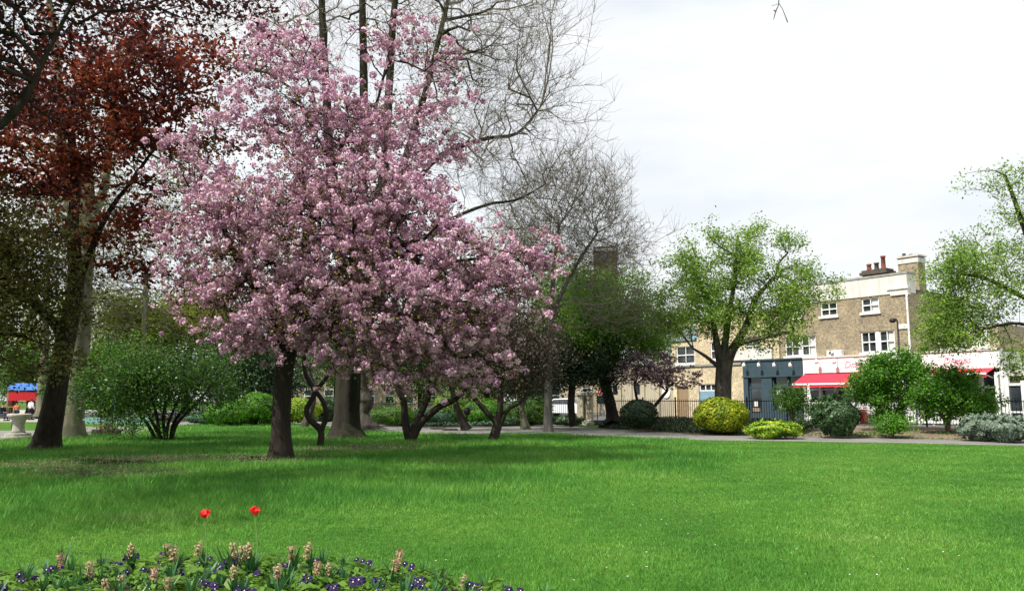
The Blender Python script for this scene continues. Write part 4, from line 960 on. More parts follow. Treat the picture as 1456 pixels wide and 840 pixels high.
tree('leaning_tree', 'dark twiggy small tree with a long limb leaning left beside the path', 'tree', b3,
     [stem(b3, [(706, 604), (711, 580), (712, 555), (716, 525)], b3.y, [.19, .14, .11, .08], .7), stem(b3+Vector((.1, .0, .0)), [(708, 606), (694, 588), (676, 568), (662, 552)], b3.y, [.12, .11, .1, .07], .8), stem(b3+Vector((.12, .03, 0)), [(710, 606), (722, 582), (740, 570), (752, 545)], b3.y, [.12, .1, .09, .06], .75)],
     B((715, 510, b3.y+.5, 60, 42, 2, 1), (690, 545, b3.y, 45, 16, 1.4, .8), (750, 500, b3.y+1, 50, 60, 2, 1), (720, 460, b3.y+1.5, 50, 40, 2, .8)), M['bark_dark'], n=900, flare=1.1, foliage=[('leaves', M['brownleaf'], 16000, .11, .28)], twig=(3, .55, .007))
b4 = G(663, 612)
tree('leaning_tree', 'slim dark trunk leaning left just behind the rounded post', 'tree', b4, [stem(b4, [(656, 595), (648, 575), (643, 556), (640, 530)], b4.y, [.22, .18, .15, .1], .7)],
     B((640, 515, b4.y, 45, 25, 1.8, 1)), M['bark_dark'], n=160, foliage=[('leaves', M['deep_leaf'], 2400, .15, .3)])
b5 = G(747, 610)
tree('pruned_tree', 'short pale leaning stump like trunk left of the slim grey trunk', 'tree', b5, [stem(b5, [(745, 595), (742, 580), (748, 560), (756, 540)], b5.y, [.22, .17, .12, .08], .7)],
     B((757, 530, b5.y+.5, 30, 30, 1.5, 1)), M['bark_pale'], n=120, foliage=[('leaves', M['deep_leaf'], 1500, .15, .3)])
b6 = G(433, 607)
tree('pruned_tree', 'pale grey leaning trunk on the grass between the cherry and the crooked tree', 'tree', b6, [stem(b6, [(437, 595), (443, 580), (446, 562), (440, 530)], b6.y, [.24, .2, .16, .12], .8)],
     B((440, 500, b6.y+1, 40, 40, 2, 1)), M['bark_grey'], n=120, flare=1.15, foliage=[('leaves', M['deep_leaf'], 1500, .17, .3)])
b7 = G(521, 612)
tree('gnarled_tree', 'knobbly grey old trunk with swollen base right of the great trunk', 'tree', b7,
     [stem(b7, [(520, 598), (517, 585), (521, 572), (519, 560), (515, 540), (512, 500)], b7.y, [.7, .42, .3, .36, .42, .3, .3, .3], .85)], B((505, 440, b7.y+1, 60, 50, 3, 1)), M['bark_grey'], n=160, flare=1.5, knobs=.28, foliage=[('leaves', M['deep_leaf'], 1500, .17, .3)])

# --- great bare plane tree
b8 = G(492, 623); Y8 = b8.y
tree('plane_tree', 'huge bare plane tree with broad dark trunk and mossy limbs rising above the cherry', 'tree', b8,
     [stem(b8, [(494, 585), (496, 540), (497, 490)], Y8, [.64, .54, .5, .45], .9),
      stem(b8+Vector((.05, 0, 0)), [(496, 540), (500, 480), (520, 380), (545, 250), (553, 130), (560, 20), (575, -90)], Y8, [.55, .45, .26, .2, .16, .1], .35),
      stem(b8+Vector((-.05, 0, 0)), [(494, 540), (492, 480), (485, 370), (470, 240), (462, 100), (455, -40)], Y8, [.6, .45, .26, .2, .13], .35),
      stem(b8+Vector((.0, .1, 0)), [(497, 540), (500, 480), (512, 330), (518, 180, 1), (516, 50, 1), (515, -80, 1)], Y8, [.5, .4, .24, .19, .13], .4),
      stem(b8+Vector((.1, 0, 0)), [(498, 540), (506, 480), (560, 385), (625, 322), (690, 292, .5), (735, 284, .8), (775, 262, 1)], Y8-.5, [.45, .3, .11, .08, .055, .03], .45),
      stem(b8+Vector((.1, .05, 0)), [(498, 540), (506, 480), (560, 330), (610, 235), (680, 200), (735, 190), (770, 150)], Y8+.5, [.45, .34, .16, .12, .08, .04], .45),
      stem(b8+Vector((.1, -.05, 0)), [(498, 540), (504, 470), (560, 280), (605, 130), (630, 30), (650, -60)], Y8-.3, [.45, .34, .17, .12, .08], .4)],
     B((520, -60, Y8, 170, 90, 6, .8), (690, 30, Y8, 105, 90, 4.5, 1), (740, 110, Y8, 75, 75, 4, 1), (720, 215, Y8, 90, 60, 3.5, 1), (640, 150, Y8+1, 90, 90, 4, .7), (400, 40, Y8+1, 110, 90, 5, .6), (760, 275, Y8, 70, 40, 2.5, .9), (780, 10, Y8, 40, 50, 3, .6)),
     M['bark_plane'], n=2600, bf=.45, clump=.8, per=6, r_tip=.012, twig=(4, 1.1, .0065), shell=.2, flare=1.45, m2='twig_pale', wob=.06, seg=.6, drop=-.02)
# --- brown bare tree to its right with slim grey trunk
b9 = G(780, 614); Y9 = b9.y
tree('bare_tree', 'slim grey trunked tree with dense bare brown twigs right of the cherry', 'tree', b9,
     [stem(b9, [(779, 580), (780, 520), (783, 460), (786, 400), (795, 320)], Y9, [.27, .2, .18, .16, .12, .07], .45), stem(b9+Vector((0, .03, 0)), [(779, 580), (780, 520), (786, 450), (815, 385), (850, 330)], Y9, [.2, .17, .15, .1, .06], .5)],
     B((790, 290, Y9, 70, 70, 3, 1), (830, 300, Y9, 60, 70, 3, 1), (790, 360, Y9, 75, 60, 3, 1.2), (860, 350, Y9, 60, 45, 2.6, 1), (890, 380, Y9, 42, 50, 2.4, .8), (740, 310, Y9+1, 50, 60, 2.5, .8), (850, 430, Y9-.5, 70, 50, 2.4, .7), (905, 440, Y9-.5, 35, 45, 2, .9), (905, 340, Y9, 36, 40, 2, .8), (860, 260, Y9, 34, 40, 2, .6), (800, 215, Y9, 40, 45, 2, .6)),
     M['bark_grey2'], m2='twig_pale', flare=1.08, n=2300, bf=.4, clump=.55, per=8, r_tip=.011, twig=(4, .85, .0065), shell=.2, wob=.08, foliage=[('buds', M['brownleaf'], 5000, .075, .3)])
# --- yellow green tree and dark evergreens behind
bA = P(872, 600, 47); bA.z = .2
tree('yew_tree', 'broad bright green topped evergreen left of the park gate', 'tree', bA,
     [stem(bA, [(868, 575), (858, 530), (850, 480)], 47.5, [.35, .3, .25], .6)], B((820, 470, 47.5, 62, 62, 3, 1), (868, 455, 47, 50, 60, 3, 1), (850, 410, 48, 50, 30, 2.5, .8), (905, 470, 48, 35, 45, 2.5, .7), (800, 410, 49, 50, 40, 2.5, .6)), M['bark_dark'], n=900, foliage=[('foliage', M['bright_leaf'], 22000, .16, .32), ('light_foliage', M['lime_leaf'], 32000, .15, .42)], clump=.6)
bA = P(815, 600, 45.5); bA.z = .15
tree('holly_tree', 'nearly black glossy evergreen hanging low over the parked car', 'tree', bA,
     [stem(bA, [(812, 575), (815, 530), (815, 500)], 45.5, [.2, .2, .18], .5)], B((825, 520, 45.5, 55, 32, 2.4, 1), (860, 520, 45.5, 36, 30, 2, 1), (775, 520, 45, 40, 40, 2.2, 1), (860, 545, 45.5, 25, 12, 1, .5)), M['bark_dark'], n=520, foliage=[('foliage', M['dark_leaf'], 22000, .15, .26)], clump=.5)

# --- maples on the left
bM = G(62, 639); YM = bM.y
rM, AM, fM, tM = tree('copper_maple', 'dark trunked copper leaved maple standing left of the pink cherry', 'tree', bM,
     [stem(bM, [(76, 580), (88, 510), (98, 455), (108, 400), (104, 330), (106, 260), (100, 180)], YM, [.4, .33, .29, .24, .17, .12], .45), stem(bM+Vector((-.05, .03, 0)), [(75, 580), (86, 510), (85, 470), (50, 435), (15, 405), (-40, 380)], YM-.5, [.34, .3, .24, .14, .09, .06], .65),
      stem(bM+Vector((.03, .03, 0)), [(76, 580), (88, 510), (100, 440), (112, 400), (150, 310), (185, 260), (220, 210)], YM-.4, [.34, .3, .22, .11, .07, .05], .6)],
     B((120, 140, YM-1, 120, 70, 3.2, 1), (60, 215, YM-1, 85, 70, 3, 1), (215, 120, YM-1.5, 80, 55, 2.6, 1), (215, 215, YM-1, 75, 45, 2.2, .8), (40, 290, YM-.5, 80, 50, 3, 1), (170, 330, YM-.3, 75, 35, 2, .9), (240, 70, YM-2, 60, 35, 2, .8), (110, 250, YM, 80, 60, 2.5, .6), (285, 150, YM-1.5, 60, 60, 2, 1), (330, 60, YM-2.5, 50, 35, 1.6, 1), (250, 270, YM-1, 60, 30, 1.8, .6), (20, 380, YM-.5, 60, 40, 2, .7), (210, 380, YM, 50, 14, 1.2, .4)),
     M['bark_dark'], n=1250, bf=.35, clump=.36, per=9, r_tip=.011, foliage=[('foliage', M['red_leaf'], 17000, .19, np.array([.26, .26, .1]))], flare=1.35)
bO = P(-70, 640, 24); bO.z = 0
tree('bronze_maple', 'bronze green leaved maple drooping in at the lower left edge', 'tree', bO,
     [stem(bO, [(-70, 560), (-60, 470), (-50, 400)], 24, [.4, .32, .28], .5)], B((10, 350, 24, 70, 50, 2.5, 1), (20, 430, 24, 70, 55, 2.5, 1.1), (15, 490, 24, 60, 35, 2.2, 1), (60, 520, 24, 50, 14, 1.4, .6), (-60, 380, 24, 90, 120, 3, 1), (85, 470, 24.5, 45, 20, 1.2, .35)), M['bark_dark'], n=900, foliage=[('foliage', M['olive_leaf'], 19000, .14, .24)])
bT = Vector((-14.5, 12.5, 0)); Y = 14
tree('purple_maple', 'dark purple leaved tree whose branches overhang the upper left corner', 'tree', bT,
     [stem(bT, [(-420, 300, -1), (-300, 180, -.5), (-180, 90)], 13.5, [.5, .4, .3, .2], .4), stem(bT+Vector((0, .05, 0)), [(-420, 300, -.5), (-200, 250), (-60, 210), (20, 160), (70, 70), (110, -10)], 14, [.35, .24, .12, .08, .05, .03], .5)],
     B((20, 10, 14, 90, 55, 1.6, 1), (150, 5, 14.5, 90, 28, 1.4, 1), (290, 0, 15, 90, 24, 1.2, .9), (-80, 60, 13.5, 120, 110, 2.5, 1), (-200, -40, 12, 200, 150, 3, 1), (100, -90, 14, 240, 70, 3, 1), (10, 95, 14, 50, 50, 1.2, .5), (-330, 60, 16, 200, 200, 4, .8), (-300, -60, 10, 200, 160, 3, .8), (-420, 120, 20, 240, 180, 4, .8), (-110, 90, 20, 90, 110, 3, 1), (190, 14, 16, 90, 22, 1.6, 1), (330, 8, 16, 80, 20, 1.3, 1), (-220, 120, 21, 130, 120, 3, 1)), M['bark_dark'], n=2700, foliage=[('foliage', M['purple_leaf'], 52000, .12, .25)], clump=.4)  # outer left crown blobs are unseen, added to shade the lawn

# --- pale plane tree at left
bP = G(97, 622.5); YP = bP.y
tree('plane_tree', 'pale straight plane trunk just behind the dark leaning trunk', 'tree', bP,
     [stem(bP, [(105, 560), (112, 480), (118, 400), (124, 320), (122, 240)], YP, [.56, .44, .38, .3], .8), stem(bP+Vector((0, .03, 0)), [(105, 560), (112, 480), (120, 400), (130, 320), (150, 260), (160, 150), (175, 60)], YP, [.42, .4, .34, .2, .15, .1], .6), stem(bP+Vector((-.03, 0, 0)), [(105, 560), (112, 480), (117, 400), (110, 330), (90, 250), (85, 120), (70, 0)], YP, [.42, .4, .34, .24, .18, .12], .6)],
     B((120, 180, YP, 110, 120, 5, 1), (200, 220, YP, 80, 70, 4, .8), (50, 260, YP, 80, 70, 4, .8), (120, 40, YP, 120, 90, 5, .8), (180, 330, YP, 60, 50, 3, .7)), M['bark_pale'], n=1100, r_tip=.012, twig=(2, .9, .008), foliage=[('foliage', M['olivegreen'], 3000, .13, .3)], flare=1.45)
# --- large multi stemmed shrub
bS = G(232, 626); YS = bS.y
tree('large_shrub', 'big dark green shrub fanning out from many stems near the left path', 'shrub', bS,
     [stem(bS+Vector((dx*.3, dy, 0)), [(230+dx*22, 600), (230+dx*50, 570), (230+dx*75, 535)], YS+dy, [.09, .07, .05, .03], .3) for dx, dy in ((-1, 0), (-.6, .3), (-.25, -.2), (.1, .25), (.45, -.1), (.8, .2), (1.05, 0))],
     B((180, 545, YS, 55, 35, 1.6, 1), (240, 530, YS, 65, 40, 1.8, 1), (285, 545, YS, 45, 40, 1.5, .9), (215, 575, YS, 75, 22, 1.5, .6), (140, 560, YS, 25, 20, 1, .5)), M['bark_dark'], n=800, foliage=[('foliage', M['mid_leaf'], 16000, .11, .22), ('dark_foliage', M['deep_leaf'], 7000, .11, .22)])

# --- tree in front of the pale house, tree at the right edge
bR = P(1029, 604, 41.5); bR.z = .22; YR = 41.5
tree('street_tree', 'spreading fresh green tree behind the clipped golden bush, before the shops', 'tree', bR,
     [stem(bR, [(1028, 575), (1029, 540), (1031, 512)], YR, [.5, .4, .4, .42], .85), stem(bR+Vector((.05, 0, 0)), [(1029, 570), (1031, 530), (1040, 500), (1060, 465), (1075, 425), (1105, 390)], YR, [.4, .36, .3, .2, .13, .07], .5),
      stem(bR+Vector((-.05, 0, 0)), [(1027, 570), (1028, 530), (1022, 500), (1014, 460), (1005, 420), (985, 385)], YR, [.38, .34, .26, .16, .1, .06], .5), stem(bR+Vector((0, .05, 0)), [(1028, 570), (1029, 530), (1030, 500), (1036, 450), (1045, 395), (1048, 340)], YR, [.36, .32, .24, .17, .1, .06], .5),
      stem(bR+Vector((0.02, -.05, 0)), [(1029, 570), (1030, 520), (1050, 490, -.5), (1085, 480, -1), (1130, 470, -1)], YR, [.36, .3, .18, .12, .06], .55), stem(bR+Vector((-.02, -.05, 0)), [(1028, 570), (1026, 530), (1008, 510, -.5), (985, 495, -1)], YR, [.3, .22, .1, .05], .7)],
     B((1040, 345, YR, 55, 35, 2, 1), (1015, 380, YR, 65, 40, 2.4, 1), (1080, 385, YR, 65, 42, 2.4, 1), (980, 410, YR, 45, 38, 2, .8), (1050, 425, YR, 75, 38, 2.5, 1), (1130, 400, YR, 40, 34, 1.8, .8), (1120, 440, YR-.5, 60, 24, 1.8, 1.6), (1165, 415, YR-.5, 32, 20, 1.2, .6), (1000, 455, YR-.8, 52, 26, 2, 1.5), (950, 440, YR, 30, 24, 1.4, 1.2), (1065, 470, YR-1.2, 40, 16, 1.4, 1), (1100, 345, YR, 30, 16, 1.4, .5), (1155, 352, YR, 22, 12, 1, .35), (1105, 478, YR-1, 48, 20, 1.4, 1.3), (955, 370, YR, 20, 14, 1, .3)),
     M['bark_grey'], n=1700, clump=.34, per=10, r_tip=.01, foliage=[('foliage', M['lime_leaf'], 33000, .135, .19)], shell=.25)
bE = P(1500, 625, 33); bE.z = .15; YE = 34
tree('edge_tree', 'tall airy green tree reaching in from the right edge above the shops', 'tree', bE,
     [stem(bE, [(1500, 540), (1500, 460), (1480, 380), (1455, 320), (1430, 250)], YE, [.35, .3, .26, .18, .12, .05], .35), stem(bE+Vector((0, -.05, 0)), [(1500, 540), (1495, 480), (1450, 460, -1), (1405, 466, -1), (1370, 478, -1)], YE, [.2, .17, .08, .05, .03], .5), stem(bE+Vector((0, .05, 0)), [(1500, 540), (1500, 450), (1450, 420, .5), (1400, 395, .5), (1360, 390, .5)], YE, [.26, .2, .12, .08, .05], .5)],
     B((1425, 260, YE, 25, 30, 1.3, .8), (1390, 250, YE, 28, 15, 1, .7), (1445, 320, YE, 40, 35, 1.8, .8), (1395, 350, YE, 40, 22, 1.5, .7), (1370, 385, YE, 45, 26, 1.6, 2), (1345, 430, YE, 38, 34, 1.5, 2.6), (1400, 420, YE, 55, 40, 2, 1.6), (1340, 475, YE, 32, 20, 1.2, 2.6), (1385, 475, YE, 48, 20, 1.6, 2), (1330, 395, YE, 20, 14, .9, 1), (1450, 380, YE, 40, 50, 2, .7), (1460, 515, YE-1, 26, 16, 1.2, 1), (1520, 350, YE, 50, 80, 2, .3), (1440, 230, YE, 14, 12, .8, .5), (1452, 500, YE-1, 22, 10, 1, .8)),
     M['bark_dark'], n=1900, clump=.32, per=9, r_tip=.009, foliage=[('foliage', M['lime_leaf'], 27000, .11, .16)], shell=.2)
# mauve blossom tree by the railings
bC = P(926, 603, 45); bC.z = .28; YB = 45
rC, AC, fC, tC = tree('plum_tree', 'small mauve blossomed tree spreading over the dark round bush', 'tree', bC,
     [stem(bC, [(922, 590), (935, 572), (948, 556)], YB, [.13, .1, .08], .7), stem(bC+Vector((-.03, 0, 0)), [(915, 588), (906, 568), (902, 548)], YB, [.12, .09, .06], .7)], B((900, 525, YB, 26, 22, 1.2, 1), (935, 522, YB, 42, 20, 1.5, 1.2), (968, 538, YB, 32, 10, 1, .8), (945, 540, YB, 40, 9, 1.2, .7), (1000, 537, YB, 20, 4, .5, .2)), M['bark_dark'], n=420, clump=.3, r_tip=.009, leaf_thr=.03, twig=(2, .35, .008))
pompoms('blossom', AC[RNG.choice(fC, 620)] + RNG.normal(size=(620, 3))*.12, .1, 14, .08, M['mauve'], rC)

# --- green small trees in the right border
def bigbush(name, label, px, py, Y, z, stems, blobs, leafm, n, cnt, size, cat='bush', bark='bark_brown', dark=None):
    b_ = P(px, py, Y); b_.z = z; fo = [('foliage', M[leafm], cnt, size, .14)]
    if dark: fo.append(('inner_foliage', M[dark], cnt//3, size, .1))  # darker leaf colour paints in shade deep in the bush
    return tree(name, label, cat, b_, [stem(b_, s, Y, [.09, .07, .05], .4) for s in stems], blobs, M[bark], n=n, clump=.24, r_tip=.008, foliage=fo, seg=.35)
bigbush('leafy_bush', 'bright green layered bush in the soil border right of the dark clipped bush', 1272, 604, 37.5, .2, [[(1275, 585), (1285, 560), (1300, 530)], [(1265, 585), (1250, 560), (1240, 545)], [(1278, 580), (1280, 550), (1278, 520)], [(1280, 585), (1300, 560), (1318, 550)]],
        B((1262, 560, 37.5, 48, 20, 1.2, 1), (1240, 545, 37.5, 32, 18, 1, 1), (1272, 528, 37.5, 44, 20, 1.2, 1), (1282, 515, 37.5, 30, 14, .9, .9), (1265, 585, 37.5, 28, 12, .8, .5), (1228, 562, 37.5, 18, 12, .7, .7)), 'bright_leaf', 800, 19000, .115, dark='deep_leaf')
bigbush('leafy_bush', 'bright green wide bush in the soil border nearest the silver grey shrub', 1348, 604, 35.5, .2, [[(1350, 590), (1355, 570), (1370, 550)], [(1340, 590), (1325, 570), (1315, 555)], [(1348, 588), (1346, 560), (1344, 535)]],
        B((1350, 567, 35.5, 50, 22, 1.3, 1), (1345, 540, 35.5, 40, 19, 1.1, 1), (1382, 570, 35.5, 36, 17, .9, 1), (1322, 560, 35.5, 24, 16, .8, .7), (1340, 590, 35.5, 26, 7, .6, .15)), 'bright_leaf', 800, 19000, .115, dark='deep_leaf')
bigbush('low_bush', 'small low green bush at the foot of the layered bush', 1268, 611, 34.6, .12, [[(1268, 606), (1262, 602), (1256, 600)], [(1272, 606), (1280, 602), (1288, 600)]], B((1268, 605, 34.6, 20, 5.5, .5, 1)), 'bright_leaf', 120, 2600, .09)
bigbush('leafy_bush', 'small bushy green standard on a thin stem between the yellow plant and the dark bush', 1127, 608, 38, .2, [[(1128, 598), (1128, 585), (1130, 572)], [(1127, 598), (1122, 580), (1116, 570)]], B((1120, 568, 38, 16, 12, .6, 1), (1138, 580, 38, 16, 12, .6, 1), (1128, 562, 38, 12, 9, .5, .8)), 'mid_leaf', 220, 5200, .09)

def topiary(name, label, px, py_base, Y, z, rx, ry, m, cnt, size, lump=.05, dark='deep_leaf', cat='bush', flat=1.0):
    b_ = P(px, py_base, Y); b_.z = z; k = Y/FPX; r = empty(name, b_, label=label, cat=cat)
    X, Zr = rx*k, ry*k; st = MB()
    for a in range(5):
        t = a*1.26; st.tube([(.04*math.cos(t), .04*math.sin(t), 0), (.25*X*math.cos(t), .25*X*math.sin(t), Zr*.6), (.5*X*math.cos(t), .5*X*math.sin(t), Zr*1.1)], [.035, .025, .012], 6)
    st.build('stems', M['bark_dark'], r)
    d = unit(RNG.normal(size=(cnt, 3))); lm = 1 + lump*smooth_noise(d[:, 0]*4, d[:, 1]*4+d[:, 2]*5, 1.5, int(px))*1.8
    rr = np.where(RNG.random(cnt) < .75, RNG.uniform(.93, 1.04, cnt), RNG.uniform(.5, .95, cnt))*lm
    pts = d*rr[:, None]*np.array([X, X, Zr]) + np.array([0, 0, Zr*.97])
    if lump >= .1:
        ns = 46; sd_ = unit(RNG.normal(size=(ns, 3))+np.array([0, 0, .5])); L_ = RNG.uniform(1.05, 1.35, ns); k_ = RNG.integers(0, ns, cnt//7)
        sp = sd_[k_]*(RNG.uniform(.85, 1, len(k_))*L_[k_])[:, None]*np.array([X, X, Zr]) + np.array([0, 0, Zr*.97]) + RNG.normal(size=(len(k_), 3))*.045
        pts = np.concatenate([pts, sp]); d = np.concatenate([d, unit(sd_[k_]+.6*RNG.normal(size=(len(k_), 3)))])
    ok = pts[:, 2] > .02
    leafobj('foliage', pts[ok], size, M[m], r, nrm=d[ok], aspect=.62)
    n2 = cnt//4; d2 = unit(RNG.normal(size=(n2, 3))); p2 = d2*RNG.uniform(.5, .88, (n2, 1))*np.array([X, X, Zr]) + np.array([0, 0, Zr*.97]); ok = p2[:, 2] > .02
    leafobj('inner_foliage', p2[ok], size*1.9, M[dark], r, nrm=d2[ok], aspect=.8)  # inner leaves coloured darker to stand in for the bush's inside shade
    return r
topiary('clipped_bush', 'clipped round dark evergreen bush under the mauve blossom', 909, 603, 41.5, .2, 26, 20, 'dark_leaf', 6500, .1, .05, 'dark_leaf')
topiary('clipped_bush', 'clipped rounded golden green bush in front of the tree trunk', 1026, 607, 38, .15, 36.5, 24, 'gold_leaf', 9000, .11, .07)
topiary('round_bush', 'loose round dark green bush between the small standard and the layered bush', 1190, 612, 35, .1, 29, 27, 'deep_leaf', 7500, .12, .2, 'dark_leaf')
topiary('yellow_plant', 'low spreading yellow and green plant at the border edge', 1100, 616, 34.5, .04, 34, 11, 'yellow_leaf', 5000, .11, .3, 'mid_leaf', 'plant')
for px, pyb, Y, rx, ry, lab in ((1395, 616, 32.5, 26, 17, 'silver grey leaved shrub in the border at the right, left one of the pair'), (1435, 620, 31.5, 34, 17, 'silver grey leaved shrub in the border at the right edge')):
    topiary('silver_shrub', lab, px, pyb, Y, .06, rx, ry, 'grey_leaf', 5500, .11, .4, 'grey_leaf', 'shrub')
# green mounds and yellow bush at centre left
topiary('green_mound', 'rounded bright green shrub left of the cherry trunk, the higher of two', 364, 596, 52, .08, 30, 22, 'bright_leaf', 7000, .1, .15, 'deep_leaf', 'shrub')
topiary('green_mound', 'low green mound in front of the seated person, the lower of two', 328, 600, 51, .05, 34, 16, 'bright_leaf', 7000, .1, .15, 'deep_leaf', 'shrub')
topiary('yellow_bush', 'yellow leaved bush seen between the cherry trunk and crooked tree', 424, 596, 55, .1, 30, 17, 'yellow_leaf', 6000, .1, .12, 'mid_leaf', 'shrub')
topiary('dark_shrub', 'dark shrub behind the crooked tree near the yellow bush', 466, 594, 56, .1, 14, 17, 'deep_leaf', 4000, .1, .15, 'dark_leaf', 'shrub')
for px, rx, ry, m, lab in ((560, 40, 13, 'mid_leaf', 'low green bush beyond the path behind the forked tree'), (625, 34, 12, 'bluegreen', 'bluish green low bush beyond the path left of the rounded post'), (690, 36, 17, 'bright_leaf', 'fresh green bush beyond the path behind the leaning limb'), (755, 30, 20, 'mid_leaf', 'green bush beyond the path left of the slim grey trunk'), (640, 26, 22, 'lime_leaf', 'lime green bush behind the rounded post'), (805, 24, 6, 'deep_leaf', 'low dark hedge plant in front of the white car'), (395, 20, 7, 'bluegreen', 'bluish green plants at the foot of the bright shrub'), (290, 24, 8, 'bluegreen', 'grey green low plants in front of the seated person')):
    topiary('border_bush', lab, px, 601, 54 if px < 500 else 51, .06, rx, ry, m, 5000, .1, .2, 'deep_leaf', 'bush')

# --- ivy ground cover in the border and under the trees: stuff
def ground_cover(name, label, poly_a, poly_b, n, hfun, m, size, lo=.0, hi=1.0, za=.01, zb=.34):
    A_ = resample(poly_a, 40); B_ = resample(poly_b, 40); u = RNG.uniform(0, 38.99, n); t = RNG.uniform(lo, hi, n); i = u.astype(int); f = u-i
    a = np.array([[p.x, p.y] for p in A_]); b = np.array([[p.x, p.y] for p in B_])
    pa = a[i]*(1-f)[:, None]+a[i+1]*f[:, None]; pb_ = b[i]*(1-f)[:, None]+b[i+1]*f[:, None]; p = pa*(1-t)[:, None]+pb_*t[:, None]
    z = za+(zb-za)*t**.8 + hfun(p[:, 0], p[:, 1], t)*RNG.uniform(.3, 1, n)
    leafobj(name, np.stack([p[:, 0], p[:, 1], z], 1), size, M[m], None, up=.5); tag(bpy.context.scene.collection.objects[-1], label, 'ground cover', kind='stuff')
bi0 = [BACK[i] for i in range(12, 15)]; fe0 = [FENCE_R[0], FENCE_R[0].lerp(FENCE_R[1], .62)]
ground_cover('ivy', 'dark ivy ground cover filling the border below the railings', bi0, fe0, 26000, lambda x, y, t: .34*np.clip(.3+1.6*t, 0, 1)*(1+.4*smooth_noise(x, y, 1.6, 2)), 'ivy', .11, .02, .85)
ground_cover('border_plants', 'thin patchy green plants at the front of the soil border', [BACK[i] for i in range(14, 18)], [FENCE_R[0].lerp(FENCE_R[1], .62), FENCE_R[2]], 3800, lambda x, y, t: .12*np.clip(smooth_noise(x, y, 1.5, 4)*3, 0, 1), 'mid_leaf', .09, .0, .45)
ground_cover('woodland_plants', 'low leafy woodland plants beyond the path under the trees', BACK[5:12], [Vector((-26, 67.0, 0)), Vector((-12, 61, 0)), Vector((3.6, 54, 0))], 26000, lambda x, y, t: .3*(1+.6*smooth_noise(x, y, 1.2, 6)), 'bluegreen', .13, .03, .95, .01, .16)
# dead leaves and litter on the bare ground
pts = []
for (cx, cy, rx, ry) in PATCH:
    k = 900; a = RNG.uniform(0, 6.28, k); q = np.sqrt(RNG.random(k))*1.1; pts.append(np.stack([cx+rx*q*np.cos(a), cy+ry*q*np.sin(a), np.full(k, .02)], 1))
leafobj('fallen_leaves', np.concatenate(pts), .07, leafmat('dead_leaf', [(.12, .09, .06), (.25, .19, .13), (.4, .3, .26)], .1, 2), None, up=.85)
tag(COL.objects[-1], 'brown fallen leaves and petals on the bare ground under the trees', 'fallen leaves', kind='stuff')
# dead flower clump and blocks at left
g = G(151, 619); r = empty('dead_clump', (g.x, g.y, 0), label='clump of dry brown stalks at the path edge right of the pale trunk', cat='plant'); mb = MB()
for _ in range(70):
    a = random.uniform(0, 6.28); q = random.uniform(.05, .35); h = random.uniform(.3, .8); mb.tube([(q*.4*math.cos(a), q*.4*math.sin(a), 0), (q*math.cos(a), q*math.sin(a), h*.7), (q*1.5*math.cos(a), q*1.5*math.sin(a), h)], [.012, .01, .005], 4)
mb.build('stalks', M['timber'], r); leafobj('dead_leaves', RNG.normal(size=(500, 3))*np.array([.3, .3, .2])+np.array([0, 0, .35]), .07, M['brownleaf'], r)
for px, w in ((138, 'left'), (164, 'right')):
    g = G(px, 619); r = empty('stone_block', (g.x, g.y, 0), R(10), label=f'dark squared stone just {w} of the dry brown stalks', cat='stone'); mb = MB(); mb.box(-.22, .22, -.18, .18, 0, .3); mb.build('stone', M['darkstone'], r, bevel=.05)
g = G(188, 622); r = empty('dark_sapling', (g.x, g.y, 0), label='thin young leafy shoot on the grass left of the big shrub', cat='plant'); mb = MB(); mb.tube([(0, 0, 0), (.03, 0, .5), (0, .02, .95)], [.025, .018, .01], 6); mb.build('stem', M['bark_dark'], r)
leafobj('foliage', RNG.normal(size=(260, 3))*np.array([.16, .16, .25])+np.array([0, 0, .5]), .09, M['deep_leaf'], r)

